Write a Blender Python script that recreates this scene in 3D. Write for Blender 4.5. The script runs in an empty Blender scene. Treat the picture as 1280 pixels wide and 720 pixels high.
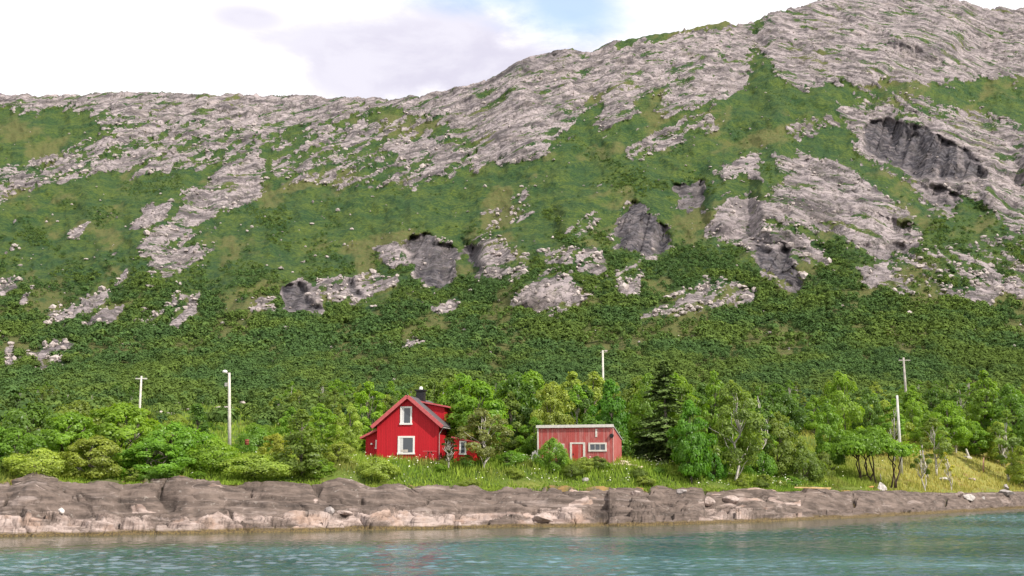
import bpy, math, random
import numpy as np
from mathutils import Vector, Matrix

C = bpy.context.scene.collection
F = 1372.0                      # focal length in 1280-wide pixels
PITCH = math.atan2(232.0, F)
CAM = np.array([0.0, 0.0, 4.0])
cp, sp = math.cos(PITCH), math.sin(PITCH)

def tan_of(py, px=640.0):
    """(x/y, z/y) slopes of the sight line through an image point"""
    xc = (np.asarray(px, float)-640)/F; yc = (360-np.asarray(py, float))/F
    dy = cp-yc*sp; dz = sp+yc*cp
    return xc/dy, dz/dy

# ---------------------------------------------------------------- noise
def _h(ix, iy, seed):
    a = (ix.astype(np.int64)*374761393 + iy.astype(np.int64)*668265263 + seed*1274126177) & 0xFFFFFFFF
    a = ((a ^ (a >> 13))*1274126177) & 0xFFFFFFFF
    a = ((a ^ (a >> 16))*2246822519) & 0xFFFFFFFF
    return ((a ^ (a >> 15)) & 0xFFFFFF)/float(0x1000000)
def vn(x, y, seed=0):
    ix = np.floor(x); iy = np.floor(y); fx = x-ix; fy = y-iy
    u = fx*fx*fx*(fx*(fx*6-15)+10); v = fy*fy*fy*(fy*(fy*6-15)+10)
    def g(a, b):
        t = _h(ix+a, iy+b, seed)*2*math.pi
        return np.cos(t)*(fx-a)+np.sin(t)*(fy-b)
    r = (g(0,0)*(1-u)+g(1,0)*u)*(1-v)+(g(0,1)*(1-u)+g(1,1)*u)*v
    return r*1.5
def fbm(x, y, o=4, seed=0, gain=.5):
    s = 0; a = 1; t = 0
    for k in range(o):
        s = s+a*vn(x*2.03**k+k*17.3, y*2.03**k-k*9.1, seed+k); t += a; a *= gain
    return s/t*1.4
def ridged(x, y, o=4, seed=0):
    s = 0; a = 1; t = 0
    for k in range(o):
        s = s+a*(1-np.abs(vn(x*2.07**k+k*11.3, y*2.07**k-k*5.1, seed+k))*1.6); t += a; a *= .5
    return s/t
def worley(x, y, seed=0):
    """F1, F2-F1 and a random number of the nearest cell"""
    ix = np.floor(x); iy = np.floor(y)
    f1 = np.full(x.shape, 9.0); f2 = np.full(x.shape, 9.0); idn = np.zeros(x.shape)
    for a in (-1,0,1):
        for b in (-1,0,1):
            cx = ix+a; cy = iy+b
            d = np.hypot(cx+_h(cx,cy,seed)-x, cy+_h(cx,cy,seed+7)-y)
            r = _h(cx,cy,seed+13); n = d < f1
            f2 = np.where(n, f1, np.minimum(f2, d)); idn = np.where(n, r, idn); f1 = np.where(n, d, f1)
    return f1, f2-f1, idn
def sstep(a, b, x):
    t = np.clip((np.asarray(x, float)-a)/(b-a), 0, 1); return t*t*(3-2*t)
def smooth_interp(x, xs, ys):
    """cubic Hermite through the points, no overshoot to speak of"""
    x = np.asarray(x, float); xs = np.asarray(xs, float); ys = np.asarray(ys, float)
    d = np.gradient(ys, xs); x = np.clip(x, xs[0], xs[-1])
    i = np.clip(np.searchsorted(xs, x)-1, 0, len(xs)-2)
    h = xs[i+1]-xs[i]; t = (x-xs[i])/h
    return ((2*t**3-3*t**2+1)*ys[i]+(t**3-2*t**2+t)*h*d[i]+(-2*t**3+3*t**2)*ys[i+1]+(t**3-t**2)*h*d[i+1])

# ---------------------------------------------------------------- mesh and object helpers
def np_mesh(name, V, faces, smooth=False):
    me = bpy.data.meshes.new(name); V = np.asarray(V, np.float32)
    me.vertices.add(len(V)); me.vertices.foreach_set('co', V.ravel())
    faces = [np.asarray(f, np.int32) for f in (faces if isinstance(faces, list) else [faces]) if len(f)]
    nl = sum(f.size for f in faces); nf = sum(len(f) for f in faces)
    me.loops.add(nl); me.polygons.add(nf)
    me.loops.foreach_set('vertex_index', np.concatenate([f.ravel() for f in faces]))
    tot = np.concatenate([np.full(len(f), f.shape[1], np.int32) for f in faces])
    me.polygons.foreach_set('loop_start', np.concatenate([[0], np.cumsum(tot)[:-1]]).astype(np.int32))
    me.polygons.foreach_set('use_smooth', np.full(nf, smooth))
    me.update(calc_edges=True); me.validate()
    return me
def attr(me, name, vals):
    a = me.attributes.new(name, 'FLOAT', 'POINT'); a.data.foreach_set('value', np.asarray(vals, np.float32).ravel())
def grid_faces(nr, nc):
    i = np.arange(nr*nc).reshape(nr, nc)
    return np.stack([i[:-1,:-1], i[:-1,1:], i[1:,1:], i[1:,:-1]], -1).reshape(-1,4)
def link(name, me, mat=None, parent=None, loc=None):
    o = bpy.data.objects.new(name, me); C.objects.link(o)
    if mat is not None and not me.materials: me.materials.append(mat)
    if parent is not None: o.parent = parent
    if loc is not None: o.location = loc
    return o
def tag(o, label, cat, group=None):
    o['label'] = label; o['category'] = cat
    if group: o['group'] = group
    return o
def thing(name, label, cat, loc, rz=0, group=None):
    o = bpy.data.objects.new(name, None); C.objects.link(o); o.empty_display_size = .3
    o.location = loc; o.rotation_euler = (0,0,rz)
    return tag(o, label, cat, group)
class MB:
    """collects simple solids into one mesh"""
    def __init__(s): s.v = []; s.f = []
    def poly(s, pts, faces):
        n = len(s.v); s.v += [tuple(p) for p in pts]; s.f += [tuple(n+i for i in f) for f in faces]; return s
    def box(s, x0,x1,y0,y1,z0,z1):
        return s.poly([(x0,y0,z0),(x1,y0,z0),(x1,y1,z0),(x0,y1,z0),(x0,y0,z1),(x1,y0,z1),(x1,y1,z1),(x0,y1,z1)],
            [(0,3,2,1),(4,5,6,7),(0,1,5,4),(1,2,6,5),(2,3,7,6),(3,0,4,7)])
    def bar(s, a, b, w, h=None):
        """square bar from a to b"""
        a = Vector(a); b = Vector(b); d = (b-a).normalized(); h = h or w
        u = d.cross(Vector((0,0,1)))
        if u.length < 1e-3: u = Vector((1,0,0))
        u.normalize(); n = u.cross(d).normalized(); u *= w/2; n *= h/2
        return s.poly([a-u-n,a+u-n,a+u+n,a-u+n,b-u-n,b+u-n,b+u+n,b-u+n],
            [(0,1,2,3),(7,6,5,4),(0,4,5,1),(1,5,6,2),(2,6,7,3),(3,7,4,0)])
    def tube(s, pts, rad, n=7, cap=True):
        pts = [Vector(p) for p in pts]; rings = []; base = len(s.v)
        for i, p in enumerate(pts):
            d = (pts[min(i+1,len(pts)-1)]-pts[max(i-1,0)]).normalized()
            u = d.cross(Vector((.31,.95,.05)));
            if u.length < .05: u = d.cross(Vector((1,0,0)))
            u.normalize(); w = d.cross(u); r = rad[i] if hasattr(rad,'__len__') else rad
            s.v += [tuple(p+(u*math.cos(2*math.pi*k/n)+w*math.sin(2*math.pi*k/n))*r) for k in range(n)]
        for i in range(len(pts)-1):
            for k in range(n):
                a = base+i*n+k; b = base+i*n+(k+1)%n; s.f.append((a,b,b+n,a+n))
        if cap:
            s.f.append(tuple(base+k for k in range(n))[::-1]); e = base+(len(pts)-1)*n; s.f.append(tuple(e+k for k in range(n)))
        return s
    def mesh(s, name, smooth=False):
        me = bpy.data.meshes.new(name); me.from_pydata(s.v, [], s.f)
        if smooth: me.polygons.foreach_set('use_smooth', np.full(len(me.polygons), True))
        me.update(); return me
    def build(s, name, mat, parent=None, smooth=False): return link(name, s.mesh(name, smooth), mat, parent)

# ---------------------------------------------------------------- material helpers
class NT:
    def __init__(s, name):
        s.m = bpy.data.materials.new(name); s.m.use_nodes = True; s.t = s.m.node_tree; s.t.nodes.clear()
        s.out = s.n('ShaderNodeOutputMaterial')
    def n(s, kind, **kw):
        x = s.t.nodes.new(kind)
        for k, v in kw.items():
            if k in x.bl_rna.properties: setattr(x, k, v)
            else: s.set(x.inputs[k], v)
        return x
    def set(s, inp, v):
        if isinstance(v, bpy.types.NodeSocket): s.t.links.new(v, inp)
        elif isinstance(v, (tuple, list)) and inp.type == 'RGBA' and len(v) == 3: inp.default_value = (*v, 1)
        else: inp.default_value = v
    def noise(s, scale, detail=4, vec=None, rough=.55, dist=0):
        x = s.n('ShaderNodeTexNoise'); x.inputs['Scale'].default_value = scale; x.inputs['Detail'].default_value = detail
        x.inputs['Roughness'].default_value = rough; x.inputs['Distortion'].default_value = dist
        if vec is not None: s.set(x.inputs['Vector'], vec)
        return x.outputs['Fac']
    def pos(s, scale=(1,1,1), rot=(0,0,0), obj=False):
        g = s.n('ShaderNodeTexCoord').outputs['Object'] if obj else s.n('ShaderNodeNewGeometry').outputs['Position']
        mp = s.n('ShaderNodeMapping'); s.set(mp.inputs['Vector'], g); mp.inputs['Scale'].default_value = scale; mp.inputs['Rotation'].default_value = rot
        return mp.outputs['Vector']
    def pos2(s, scale, rot):
        """turned first, then stretched: streaks can run at an angle"""
        g = s.n('ShaderNodeMapping', Vector=s.n('ShaderNodeNewGeometry').outputs['Position']); g.inputs['Rotation'].default_value = rot
        h = s.n('ShaderNodeMapping', Vector=g.outputs[0]); h.inputs['Scale'].default_value = scale; return h.outputs[0]
    def attr(s, name): return s.n('ShaderNodeAttribute', attribute_name=name).outputs['Fac']
    def math(s, op, a, b=0.0, c=0.0, clamp=False):
        x = s.n('ShaderNodeMath', operation=op, use_clamp=clamp); s.set(x.inputs[0], a); s.set(x.inputs[1], b); s.set(x.inputs[2], c)
        return x.outputs[0]
    def ramp(s, fac, lo, hi, a=0.0, b=1.0):
        x = s.n('ShaderNodeMapRange', interpolation_type='SMOOTHSTEP'); s.set(x.inputs['Value'], fac)
        for k, v in zip(('From Min','From Max','To Min','To Max'), (lo,hi,a,b)): x.inputs[k].default_value = v
        return x.outputs[0]
    def mix(s, fac, a, b, mode='MIX'):
        x = s.n('ShaderNodeMix', data_type='RGBA', blend_type=mode); s.set(x.inputs[0], fac)
        s.set(x.inputs[6], a); s.set(x.inputs[7], b); return x.outputs[2]
    def bump(s, h, strength, dist, normal=None):
        x = s.n('ShaderNodeBump'); s.set(x.inputs['Height'], h); x.inputs['Strength'].default_value = strength; x.inputs['Distance'].default_value = dist
        if normal is not None: s.set(x.inputs['Normal'], normal)
        return x.outputs[0]
    def bsdf(s, col, rough=.8, normal=None, spec=.3, metal=0.0):
        b = s.n('ShaderNodeBsdfPrincipled'); s.set(b.inputs['Base Color'], col); s.set(b.inputs['Roughness'], rough)
        b.inputs['Specular IOR Level'].default_value = spec; b.inputs['Metallic'].default_value = metal
        if normal is not None: s.set(b.inputs['Normal'], normal)
        s.t.links.new(b.outputs[0], s.out.inputs[0]); return b
def plain(name, col, rough=.7, var=.25, scale=3.0, spec=.3):
    m = NT(name); n = m.noise(scale, 5, m.pos(obj=True))
    c = m.mix(m.ramp(n,.3,.7), tuple(x*(1-var) for x in col), tuple(min(1,x*(1+var)) for x in col))
    m.bsdf(c, rough, m.bump(n,.3,.02), spec); return m.m
# ---------------------------------------------------------------- render set-up, camera, light
sc = bpy.context.scene
sc.render.engine = 'CYCLES'
sc.cycles.use_denoising = True
sc.cycles.max_bounces = 8; sc.cycles.diffuse_bounces = 5; sc.cycles.transmission_bounces = 6; sc.cycles.transparent_max_bounces = 8
sc.view_settings.view_transform = 'Standard'; sc.view_settings.look = 'None'
sc.view_settings.exposure = 0.12; sc.view_settings.gamma = 1
cam = bpy.data.cameras.new('camera'); co = bpy.data.objects.new('camera', cam); C.objects.link(co)
cam.sensor_width = 36; cam.lens = 36*F/1280; cam.clip_start = .5; cam.clip_end = 8000
co.location = CAM; co.rotation_euler = (math.pi/2+PITCH, 0, 0); sc.camera = co

SUN_AZ, SUN_EL = math.radians(128), math.radians(43)
sdir = Vector((math.sin(SUN_AZ)*math.cos(SUN_EL), math.cos(SUN_AZ)*math.cos(SUN_EL), math.sin(SUN_EL)))
sl = bpy.data.lights.new('sun', 'SUN'); sl.energy = 4.8; sl.angle = math.radians(.6); sl.color = (1,.94,.86)
so = bpy.data.objects.new('sun', sl); C.objects.link(so); so.location = (0,0,900)
so.rotation_euler = sdir.to_track_quat('Z','Y').to_euler()

w = bpy.data.worlds.new('World'); sc.world = w; w.use_nodes = True; nt = w.node_tree; nt.nodes.clear()
class WT(NT):
    def __init__(s, tree): s.t = tree
W = WT(nt)
wout = W.n('ShaderNodeOutputWorld')
sky = W.n('ShaderNodeTexSky', sky_type='NISHITA', sun_disc=False, sun_elevation=SUN_EL, sun_rotation=SUN_AZ)
bg1 = W.n('ShaderNodeBackground', Color=W.mix(1.0, sky.outputs[0], (1.6,1.8,2.05), 'MULTIPLY'), Strength=.15)
# broken bright cloud, laid out by direction in the sky: (x/y, z/y) picks the part of the sky ahead
tc = W.n('ShaderNodeTexCoord').outputs['Generated']
sep = W.n('ShaderNodeSeparateXYZ', Vector=tc)
def w_spot(ax, az, rx, rz, soft, warp=.35):
    """soft patch of sky around direction (ax, 1, az) with a ragged outline"""
    d = Vector((ax,1,az)).normalized(); r = d.cross(Vector((0,0,1))).normalized(); u = r.cross(d)
    def dot(v):
        x = W.n('ShaderNodeVectorMath', operation='DOT_PRODUCT'); W.set(x.inputs[0], tc); x.inputs[1].default_value = v; return x.outputs['Value']
    dd = W.math('MAXIMUM', dot(d), .05)
    a = W.math('DIVIDE', W.math('DIVIDE', dot(r), dd), rx); b = W.math('DIVIDE', W.math('DIVIDE', dot(u), dd), rz)
    q = W.math('SQRT', W.math('ADD', W.math('MULTIPLY',a,a), W.math('MULTIPLY',b,b)))
    q = W.math('ADD', q, W.math('MULTIPLY', W.math('SUBTRACT', nz, .5), warp*4))
    return W.math('MULTIPLY', W.ramp(q, 1-soft, 1+soft, 1, 0), W.ramp(dd, .3, .6))
mp = W.n('ShaderNodeMapping', Vector=tc); mp.inputs['Scale'].default_value = (1,1,1.9)
nz = W.noise(9.5, 9, mp.outputs[0], .60, .3)
nz2 = W.noise(3.1, 6, mp.outputs[0], .55, .2)
def at(px, py): a, b = tan_of(py, px); return float(a), float(b)
blue = W.math('MAXIMUM', w_spot(*at(712,6), .055, .030, .6), w_spot(*at(660,-22), .10, .022, .6))
blue = W.math('MAXIMUM', blue, W.ramp(nz2, .60, .70))        # other gaps elsewhere in the sky
grey = W.math('MAXIMUM', w_spot(*at(545,76), .135, .042, .45, .62), w_spot(*at(310,22), .03, .010, .8, .5))
grey = W.math('MAXIMUM', grey, W.math('MULTIPLY', W.ramp(nz2,.36,.28), .6))
grey = W.math('MULTIPLY', grey, W.ramp(nz, .34, .58, .72, 1.0))
lum = W.mix(grey, (1.25,1.23,1.26), (.79,.76,.90))
bg2 = W.n('ShaderNodeBackground', Color=lum, Strength=.92)
mx = W.n('ShaderNodeMixShader'); W.set(mx.inputs[0], W.math('SUBTRACT', 1.0, W.math('MULTIPLY', blue, .70)))
nt.links.new(bg1.outputs[0], mx.inputs[1]); nt.links.new(bg2.outputs[0], mx.inputs[2]); nt.links.new(mx.outputs[0], wout.inputs[0])

# ---------------------------------------------------------------- near ground: heights
PXK = [-320,0,200,420,640,830,1000,1120,1200,1290,1400,1640]
DS = [66,72,75,79.5,84.5,88.5,98,108,119,132,150,175]          # distance of the waterline
def shore_d(px): return smooth_interp(px, PXK, DS)
ZT = {  # heights by distance inland from the waterline, at three columns
 's': [0, 2, 4, 6, 8.5, 12, 16, 20, 28, 40, 60, 100, 150, 240],
 'l': [0, .9, 1.9, 2.8, 3.35, 4.4, 4.95, 5.15, 5.5, 6.0, 7.4, 11, 15.5, 24.5],
 'm': [0, .8, 1.6, 2.25, 2.75, 4.5, 5.0, 5.2, 5.5, 6.0, 7.4, 11, 16, 25],
 'q': [0, .7, 1.4, 2.0, 2.5, 2.9, 3.5, 4.0, 5.0, 6.5, 9.0, 13, 18, 27],
 'r': [0, .6, 1.0, 1.35, 1.7, 2.3, 3.1, 4.0, 5.9, 8.3, 11.4, 17, 23, 30]}
def ground_z(px, D):
    px = np.asarray(px, float); s = np.asarray(D, float)-shore_d(px)
    z = {k: smooth_interp(s, ZT['s'], ZT[k]) for k in 'lmqr'}
    wm = sstep(250,600,px); wq = sstep(750,1000,px); wr = sstep(1000,1210,px)
    o = z['l']*(1-wm)+z['m']*wm; o = o*(1-wq)+z['q']*wq; o = o*(1-wr)+z['r']*wr
    o = o*sstep(1700,1300,px)+o*.9*(1-sstep(1700,1300,px))
    zf = 4+305*tan_of(504)[1]                                     # meets the mountain foot
    t = sstep(200, 300, D); o = o*(1-t)+zf*t*np.clip(np.asarray(D)/305,0,1)+o*0
    return np.where(s < 0, s*.35, o)
def spot(px, D, dz=0.0):
    """world point on the ground in column px at distance D"""
    x = float(tan_of(592, px)[0])*D
    return Vector((x, D, float(ground_z(px, D))+dz))

# ---------------------------------------------------------------- ground mesh
pxs = np.arange(-330, 1640, 5.0); ds = np.concatenate([np.arange(55,140,.8), np.arange(140,316,2.2)])
PX, DD = np.meshgrid(pxs, ds)
XX = tan_of(592, PX)[0]*DD
S = DD-shore_d(PX)
Z = ground_z(PX, DD)+np.where(S>9, fbm(XX*.11, DD*.11, 4, 3)*.35+fbm(XX*.6, DD*.6, 3, 5)*.10, 0)*sstep(312,290,DD)
Z = Z-sstep(9.6,7.0,S)*sstep(-1,2,S)*1.9
Z = np.where(S < 0, Z-.9*sstep(0,-2,S), Z)
me = np_mesh('ground', np.stack([XX,DD,Z],-1).reshape(-1,3), grid_faces(*PX.shape), True)
attr(me, 'dry', np.clip(sstep(1000,1150,PX)*sstep(6,14,S)*1.0+.8*sstep(10.5,8,S)*(fbm(XX*.2,DD*.2,2,9)>.1),0,1))
g = NT('meadow_turf'); p = g.pos()
n1 = g.noise(.22,5,p); n2 = g.noise(2.6,5,p)
gc = g.mix(g.ramp(n1,.35,.65), (.060,.105,.018), (.105,.150,.028))
gc = g.mix(g.math('MULTIPLY', g.ramp(n2,.45,.7), .6), gc, (.13,.15,.04))
dry = g.mix(g.ramp(n2,.35,.65), (.30,.265,.075), (.20,.215,.055)); dry = g.mix(g.ramp(g.noise(.6,4,p),.55,.7), dry, (.24,.155,.075))
gc = g.mix(g.attr('dry'), gc, dry)
g.bsdf(gc, .95, g.bump(n2, .8, .3), .1)
ground = link('ground', me, g.m); ground['kind'] = 'structure'

# ---------------------------------------------------------------- water
wx = np.concatenate([[-1500,-700,-300,-180], np.arange(-125,160,.22), [200,300,500,900,1500]])
wy = np.concatenate([[-1500,-500,-100,0,15], np.arange(24,150,.16), [180,300]])
WX, WY = np.meshgrid(wx, wy)
def px_of(x, D): return 640+np.asarray(x)/D*F*(cp+232/F*sp)
yy = np.maximum(WY, 5.0); sd = yy-shore_d(np.clip(px_of(WX, yy), -320, 1640))
shel = sstep(-20,-8,sd+4*fbm(WX*.05,WY*.05,2,77))
u1, v1 = WX*.92+WY*.39, -WX*.39+WY*.92; u2, v2 = WX*.95-WY*.31, WX*.31+WY*.95
WZ = .038*fbm(u1*.35,v1*.62,3,501)+.048*fbm(u2*.9,v2*1.25,2,511)+.034*fbm(u1*2.1,v1*2.6,1,521)+.022*fbm(u2*2.6,v2*3.2,1,525)
WZ *= (.75+.5*fbm(WX*.03,WY*.05,2,531))*(1-.62*shel)*((WX>-124)&(WX<159)&(WY>24)&(WY<149))
me = np_mesh('water', np.stack([WX,WY,WZ],-1).reshape(-1,3), grid_faces(*WX.shape), True)
m = NT('fjord_water'); p = m.pos()
hh = m.noise(3.5, 4, p, .6)
calm = m.ramp(m.attr('shelter'), 0, 1)
bp = m.n('ShaderNodeBump', Height=hh); bp.inputs['Strength'].default_value = .5; bp.inputs['Distance'].default_value = .03
bed = m.noise(.055, 4, m.pos((.45,1,1)), .55, .6)
wc = m.mix(m.ramp(bed,.40,.62), (.029,.072,.086), (.085,.172,.190))
wc = m.mix(calm, wc, (.075,.085,.055))
b = m.bsdf(wc, .06, bp.outputs[0], .5); b.inputs['IOR'].default_value = 1.33
attr(me, 'shelter', shel)
water = link('water', me, m.m); water['kind'] = 'structure'
# ---------------------------------------------------------------- bedrock shore
pxs = np.arange(-330, 1500, 1.25); ss = np.concatenate([np.arange(-1.5, 10.6, .085)])
PX, S0 = np.meshgrid(pxs, ss)
Ds = shore_d(PX)+.9*fbm(PX*.012, PX*0+3, 4, 21)
DD = Ds+S0; XX = tan_of(592, PX)[0]*DD
top = ground_z(PX, shore_d(PX)+8.5)+.05+.65*fbm(PX*.012,PX*0+5,4,23)*sstep(1250,1000,PX)
wide = 1-.45*sstep(1000,1250,PX)
# lower ledge of broken pale rock, upper smooth dark whaleback
led_w = np.clip(2.7+2.6*fbm(PX*.009, PX*0, 4, 31), .8, 5.6)*wide
led_h = (1.15+.55*fbm(PX*.011, PX*0+9, 3, 33))
led_h = np.where((PX>760)&(PX<880), 1.9, led_h); led_h = np.where(PX>960, led_h*(.35+.65*sstep(1010,960,PX)), led_h)
led_h = np.minimum(led_h, top*.75)
t1 = np.clip(S0/led_w, 0, 1); t2 = np.clip((S0-led_w)/(8.8*wide-led_w), 0, 1)
Z = led_h*np.sqrt(np.clip(t1,0,1))**1.1 + (top-led_h)*(1-(1-t2)**(1.42+.6*np.clip(fbm(PX*.007,PX*0+4,3,37),-1,1)))
Z = np.where(S0 < 0, S0*.6, Z)
# whaleback humps with cracks between them
c1, e1, id1 = worley(PX*.0088+.25*fbm(PX*.01,S0*.3,2,51), S0*.19+PX*.0016+2, 41)
hump = (.55-c1)*1.0*sstep(0,.25,t2)*sstep(1.02,.6,t2)
Z += hump*1.35*np.minimum(1, top/3)
crack1 = sstep(.055,.0,e1)*sstep(-.2,.1,t2)*(fbm(PX*.03,S0*.4,2,58)>-.15)
dj = np.abs(vn((PX*.010+S0*.22+.5*fbm(PX*.01,S0*.2,3,53)), S0*.05, 55)); dj2 = np.abs(vn((PX*.016-S0*.20+.5*fbm(PX*.012,S0*.2,3,57)), S0*.05+7, 59))
joint = np.maximum(sstep(.035,.0,dj)*(fbm(PX*.02,S0*.25,2,60)>0), sstep(.030,.0,dj2)*(fbm(PX*.02+9,S0*.25,2,61)>.1))*sstep(-.1,.1,t2)
Z -= crack1*.6+joint*.30
# broken blocks of the ledge, long along the shore
lower = sstep(1.25,.7,(S0)/np.maximum(led_w,.3))*sstep(-1.2,.0,S0)
c2, e2, id2 = worley(PX*.034+.4*fbm(PX*.03,S0,2,61), S0*1.0+.018*PX+.3*fbm(PX*.02,S0*.5,2,62), 43)
Z += lower*((id2-.5)*.85-sstep(.10,0,e2)*.22)*sstep(0,.5,Z)
c3, e3, id3 = worley(PX*.085, S0*2.3-.04*PX, 47)
Z += lower*((id3-.5)*.16-sstep(.12,0,e3)*.07)*sstep(.1,.5,Z)
strata = fbm(PX*.008, S0*1.7+PX*.006, 4, 71)
Z += strata*.16*sstep(.05,.6,Z) + fbm(PX*.06, S0*.9, 4, 73)*.10*sstep(0,.5,Z) + fbm(PX*.25, S0*3.5, 4, 75)*.055*sstep(-.2,.3,Z)
lay_ = Z/.50+.0042*PX*np.where(PX<520,1,-1)*1.0+.7*fbm(PX*.006,S0*.12,3,99); fl_ = np.floor(lay_)
ter = (fl_+sstep(.62,1,lay_-fl_)-.0042*PX*np.where(PX<520,1,-1)-.7*fbm(PX*.006,S0*.12,3,99))*.50+.12
tw = .62*sstep(-.25,.25,fbm(PX*.011,S0*.35,3,103)+.3*lower)*sstep(.1,.5,Z)*sstep(9,7,S0)*sstep(0,14,np.abs(PX-520))
Z = Z*(1-tw)+ter*tw
riser = tw*sstep(.6,.75,lay_-fl_)*sstep(1,.9,lay_-fl_)
Z -= sstep(9.2,10.5,S0)*1.6
XS, YS, ZS = XX, DD, Z
me = np_mesh('rock_shore', np.stack([XX,DD,Z],-1).reshape(-1,3), grid_faces(*PX.shape), True)
pale = np.clip(lower*(.55+.9*fbm(PX*.012,S0*.35,3,81))+.95*sstep(.62,.8,fbm(PX*.02,S0*.55,3,83)+.35*(np.abs(PX-740)<30)+.4*((PX>880)&(PX<1000)))*sstep(0,.1,t2), 0, 1)
pale = np.where((PX>770)&(PX<872)&(S0<led_w*1.1), pale*.12, pale); pale = np.where(PX>1000, pale*.25, pale)
attr(me, 'pale', pale); attr(me, 'crack', np.clip(crack1+lower*sstep(.07,0,e2)*.8+.5*lower*sstep(.07,0,e3)+riser*.55+joint*.8, 0, 1))
attr(me, 'moss', sstep(7.3,9.3,S0+1.6*fbm(PX*.03,S0*.3,3,91))*1.0+crack1*(fbm(PX*.02,S0*.2,2,95)>.1)*.8)
r = NT('shore_bedrock'); p = r.pos()
a = r.noise(1.0,6,r.pos((.35,1.2,2.2),(0,.2,.2)),.62); f = r.noise(9,4,p,.65)
dk = r.mix(r.ramp(a,.32,.68), (.076,.057,.047), (.190,.144,.120))
pl = r.mix(r.ramp(a,.32,.66), (.21,.152,.128), (.46,.365,.325))
pl = r.mix(r.math('MULTIPLY', r.ramp(r.noise(.5,3,p),.5,.65),.5), pl, (.36,.23,.16))
col = r.mix(r.ramp(r.math('ADD', r.attr('pale'), r.math('MULTIPLY', r.math('SUBTRACT', f, .5), .7)),.25,.62), dk, pl)
vein = r.ramp(r.math('ABSOLUTE', r.math('SUBTRACT', r.noise(.5,2,r.pos((.3,1,1.6),(.1,.3,.5)),.4,.3), .5)), .012, .0)
col = r.mix(r.math('MULTIPLY', r.math('MULTIPLY', vein, r.ramp(r.noise(.25,2,p),.52,.62)), .4), col, (.42,.34,.30))
lay = r.noise(1.0,5,r.pos((.10,.3,3.2),(0,.03,.15)),.6); col = r.mix(r.ramp(lay,.40,.34,0,.6), col, (.05,.04,.035)); lay2 = r.noise(.9,4,r.pos((.12,.5,2.2),(0,-.03,.1)),.6); col = r.mix(r.ramp(lay2,.58,.68,0,.5), col, (.36,.29,.26))
lich = r.ramp(r.noise(2.4,5,p,.7),.60,.68); col = r.mix(r.math('MULTIPLY', lich, .35), col, (.46,.42,.37))
col = r.mix(r.math('MULTIPLY', r.attr('crack'), .55), col, (.05,.042,.036))
mo = r.ramp(r.math('ADD', r.attr('moss'), r.math('MULTIPLY', r.math('SUBTRACT', r.noise(1.3,5,p), .5), 1.3)), .55, .8)
col = r.mix(mo, col, r.mix(r.ramp(r.noise(.35,3,p),.45,.62), (.085,.100,.030), (.27,.17,.065)))
zz = r.n('ShaderNodeSeparateXYZ', Vector=p).outputs[2]
zz = r.math('ADD', zz, r.math('MULTIPLY', r.math('SUBTRACT', a, .5), .35))
col = r.mix(r.ramp(zz, .34, .16), col, r.mix(r.ramp(f,.4,.6), (.16,.115,.045), (.07,.05,.03)))   # seaweed and tide mark
hgt = r.math('ADD', r.math('ADD', a, r.math('MULTIPLY', lay, .8)), r.math('MULTIPLY', f, .35))
r.bsdf(col, .85, r.bump(hgt, .9, .16), .25)
shore = link('rock_shore', me, r.m); shore['kind'] = 'structure'

# ---------------------------------------------------------------- mountain
SKX = [-320,0,60,130,190,250,330,400,470,520,560,600,622,640,680,715,732,760,800,850,900,932,960,1000,1030,1060,1120,1180,1230,1280,1350,1640]
SKY = [117,119,120,118,117,119,120,122,124,121,114,104,95,81,69,62,66,56,46,38,28,32,18,10,1,-2,-3,-2,10,12,28,70]
pxs = np.arange(-300, 1600, 1.12); NR = 450
tt = np.linspace(0, 1, NR)
PX, T = np.meshgrid(pxs, tt)
FOOT = 505.0
sky_y = smooth_interp(PX, SKX, SKY)+1.6*fbm(PX*.05,PX*0,4,101)
PY = FOOT+(sky_y-FOOT)*T
DSK = smooth_interp(PX, [-320,0,400,640,700,900,1100,1640], [1150,1150,1120,1060,1080,1180,1300,1330])
def base_D(t, dsk): return smooth_interp(t, [0,.08,.2,.35,.5,.7,.88,1.0], [305,350,430,530,650,835,1030,1180])*(1+(dsk/1180-1)*t)
D = base_D(T, DSK)
big = fbm(PX*.0042, PY*.0062+PX*.002, 4, 111); D *= 1+.045*big*sstep(0,.12,T)*sstep(1,.9,T)
tilt = fbm(PX*.012+PY*.01, PY*.018-PX*.010, 4, 115); D *= 1+.018*tilt*sstep(0.02,.2,T)
def wpx(x0, x1, f): return sstep(x0-f, x0+f, PX)*sstep(x1+f, x1-f, PX)
def cliff(x0, x1, yt0, yt1, yb0, yb1, depth, k, f=10, rec=1.9):
    """a rock wall: between its foot and its rim the slope stands up; k turns its face towards the left"""
    global D
    u = np.clip((PX-x0)/(x1-x0), 0, 1); jag = 5*fbm(PX*.05, PX*0+x0, 3, int(x0))
    yt = yt0+(yt1-yt0)*u+jag; yb = yb0+(yb1-yb0)*u+jag*.6
    fw_ = f+.55*np.maximum(0, yt-PY); wgt = sstep(x0-fw_, x0+fw_, PX)*sstep(x1+fw_, x1-fw_, PX); h = np.maximum(yb-yt, 4)
    inside = np.clip((yb-PY)/h, 0, 1); above = np.clip((yt-PY)/(h*rec), 0, 1)
    D = D - .8*wgt*depth*inside*(1-sstep(0,1,above)) + wgt*np.sin(math.pi*np.clip((yb+3-PY)/(h+6),0,1))**.5*(-k)*(PX-(x0+x1)/2)*(PY<yb+3)*(PY>yt-3)
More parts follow.
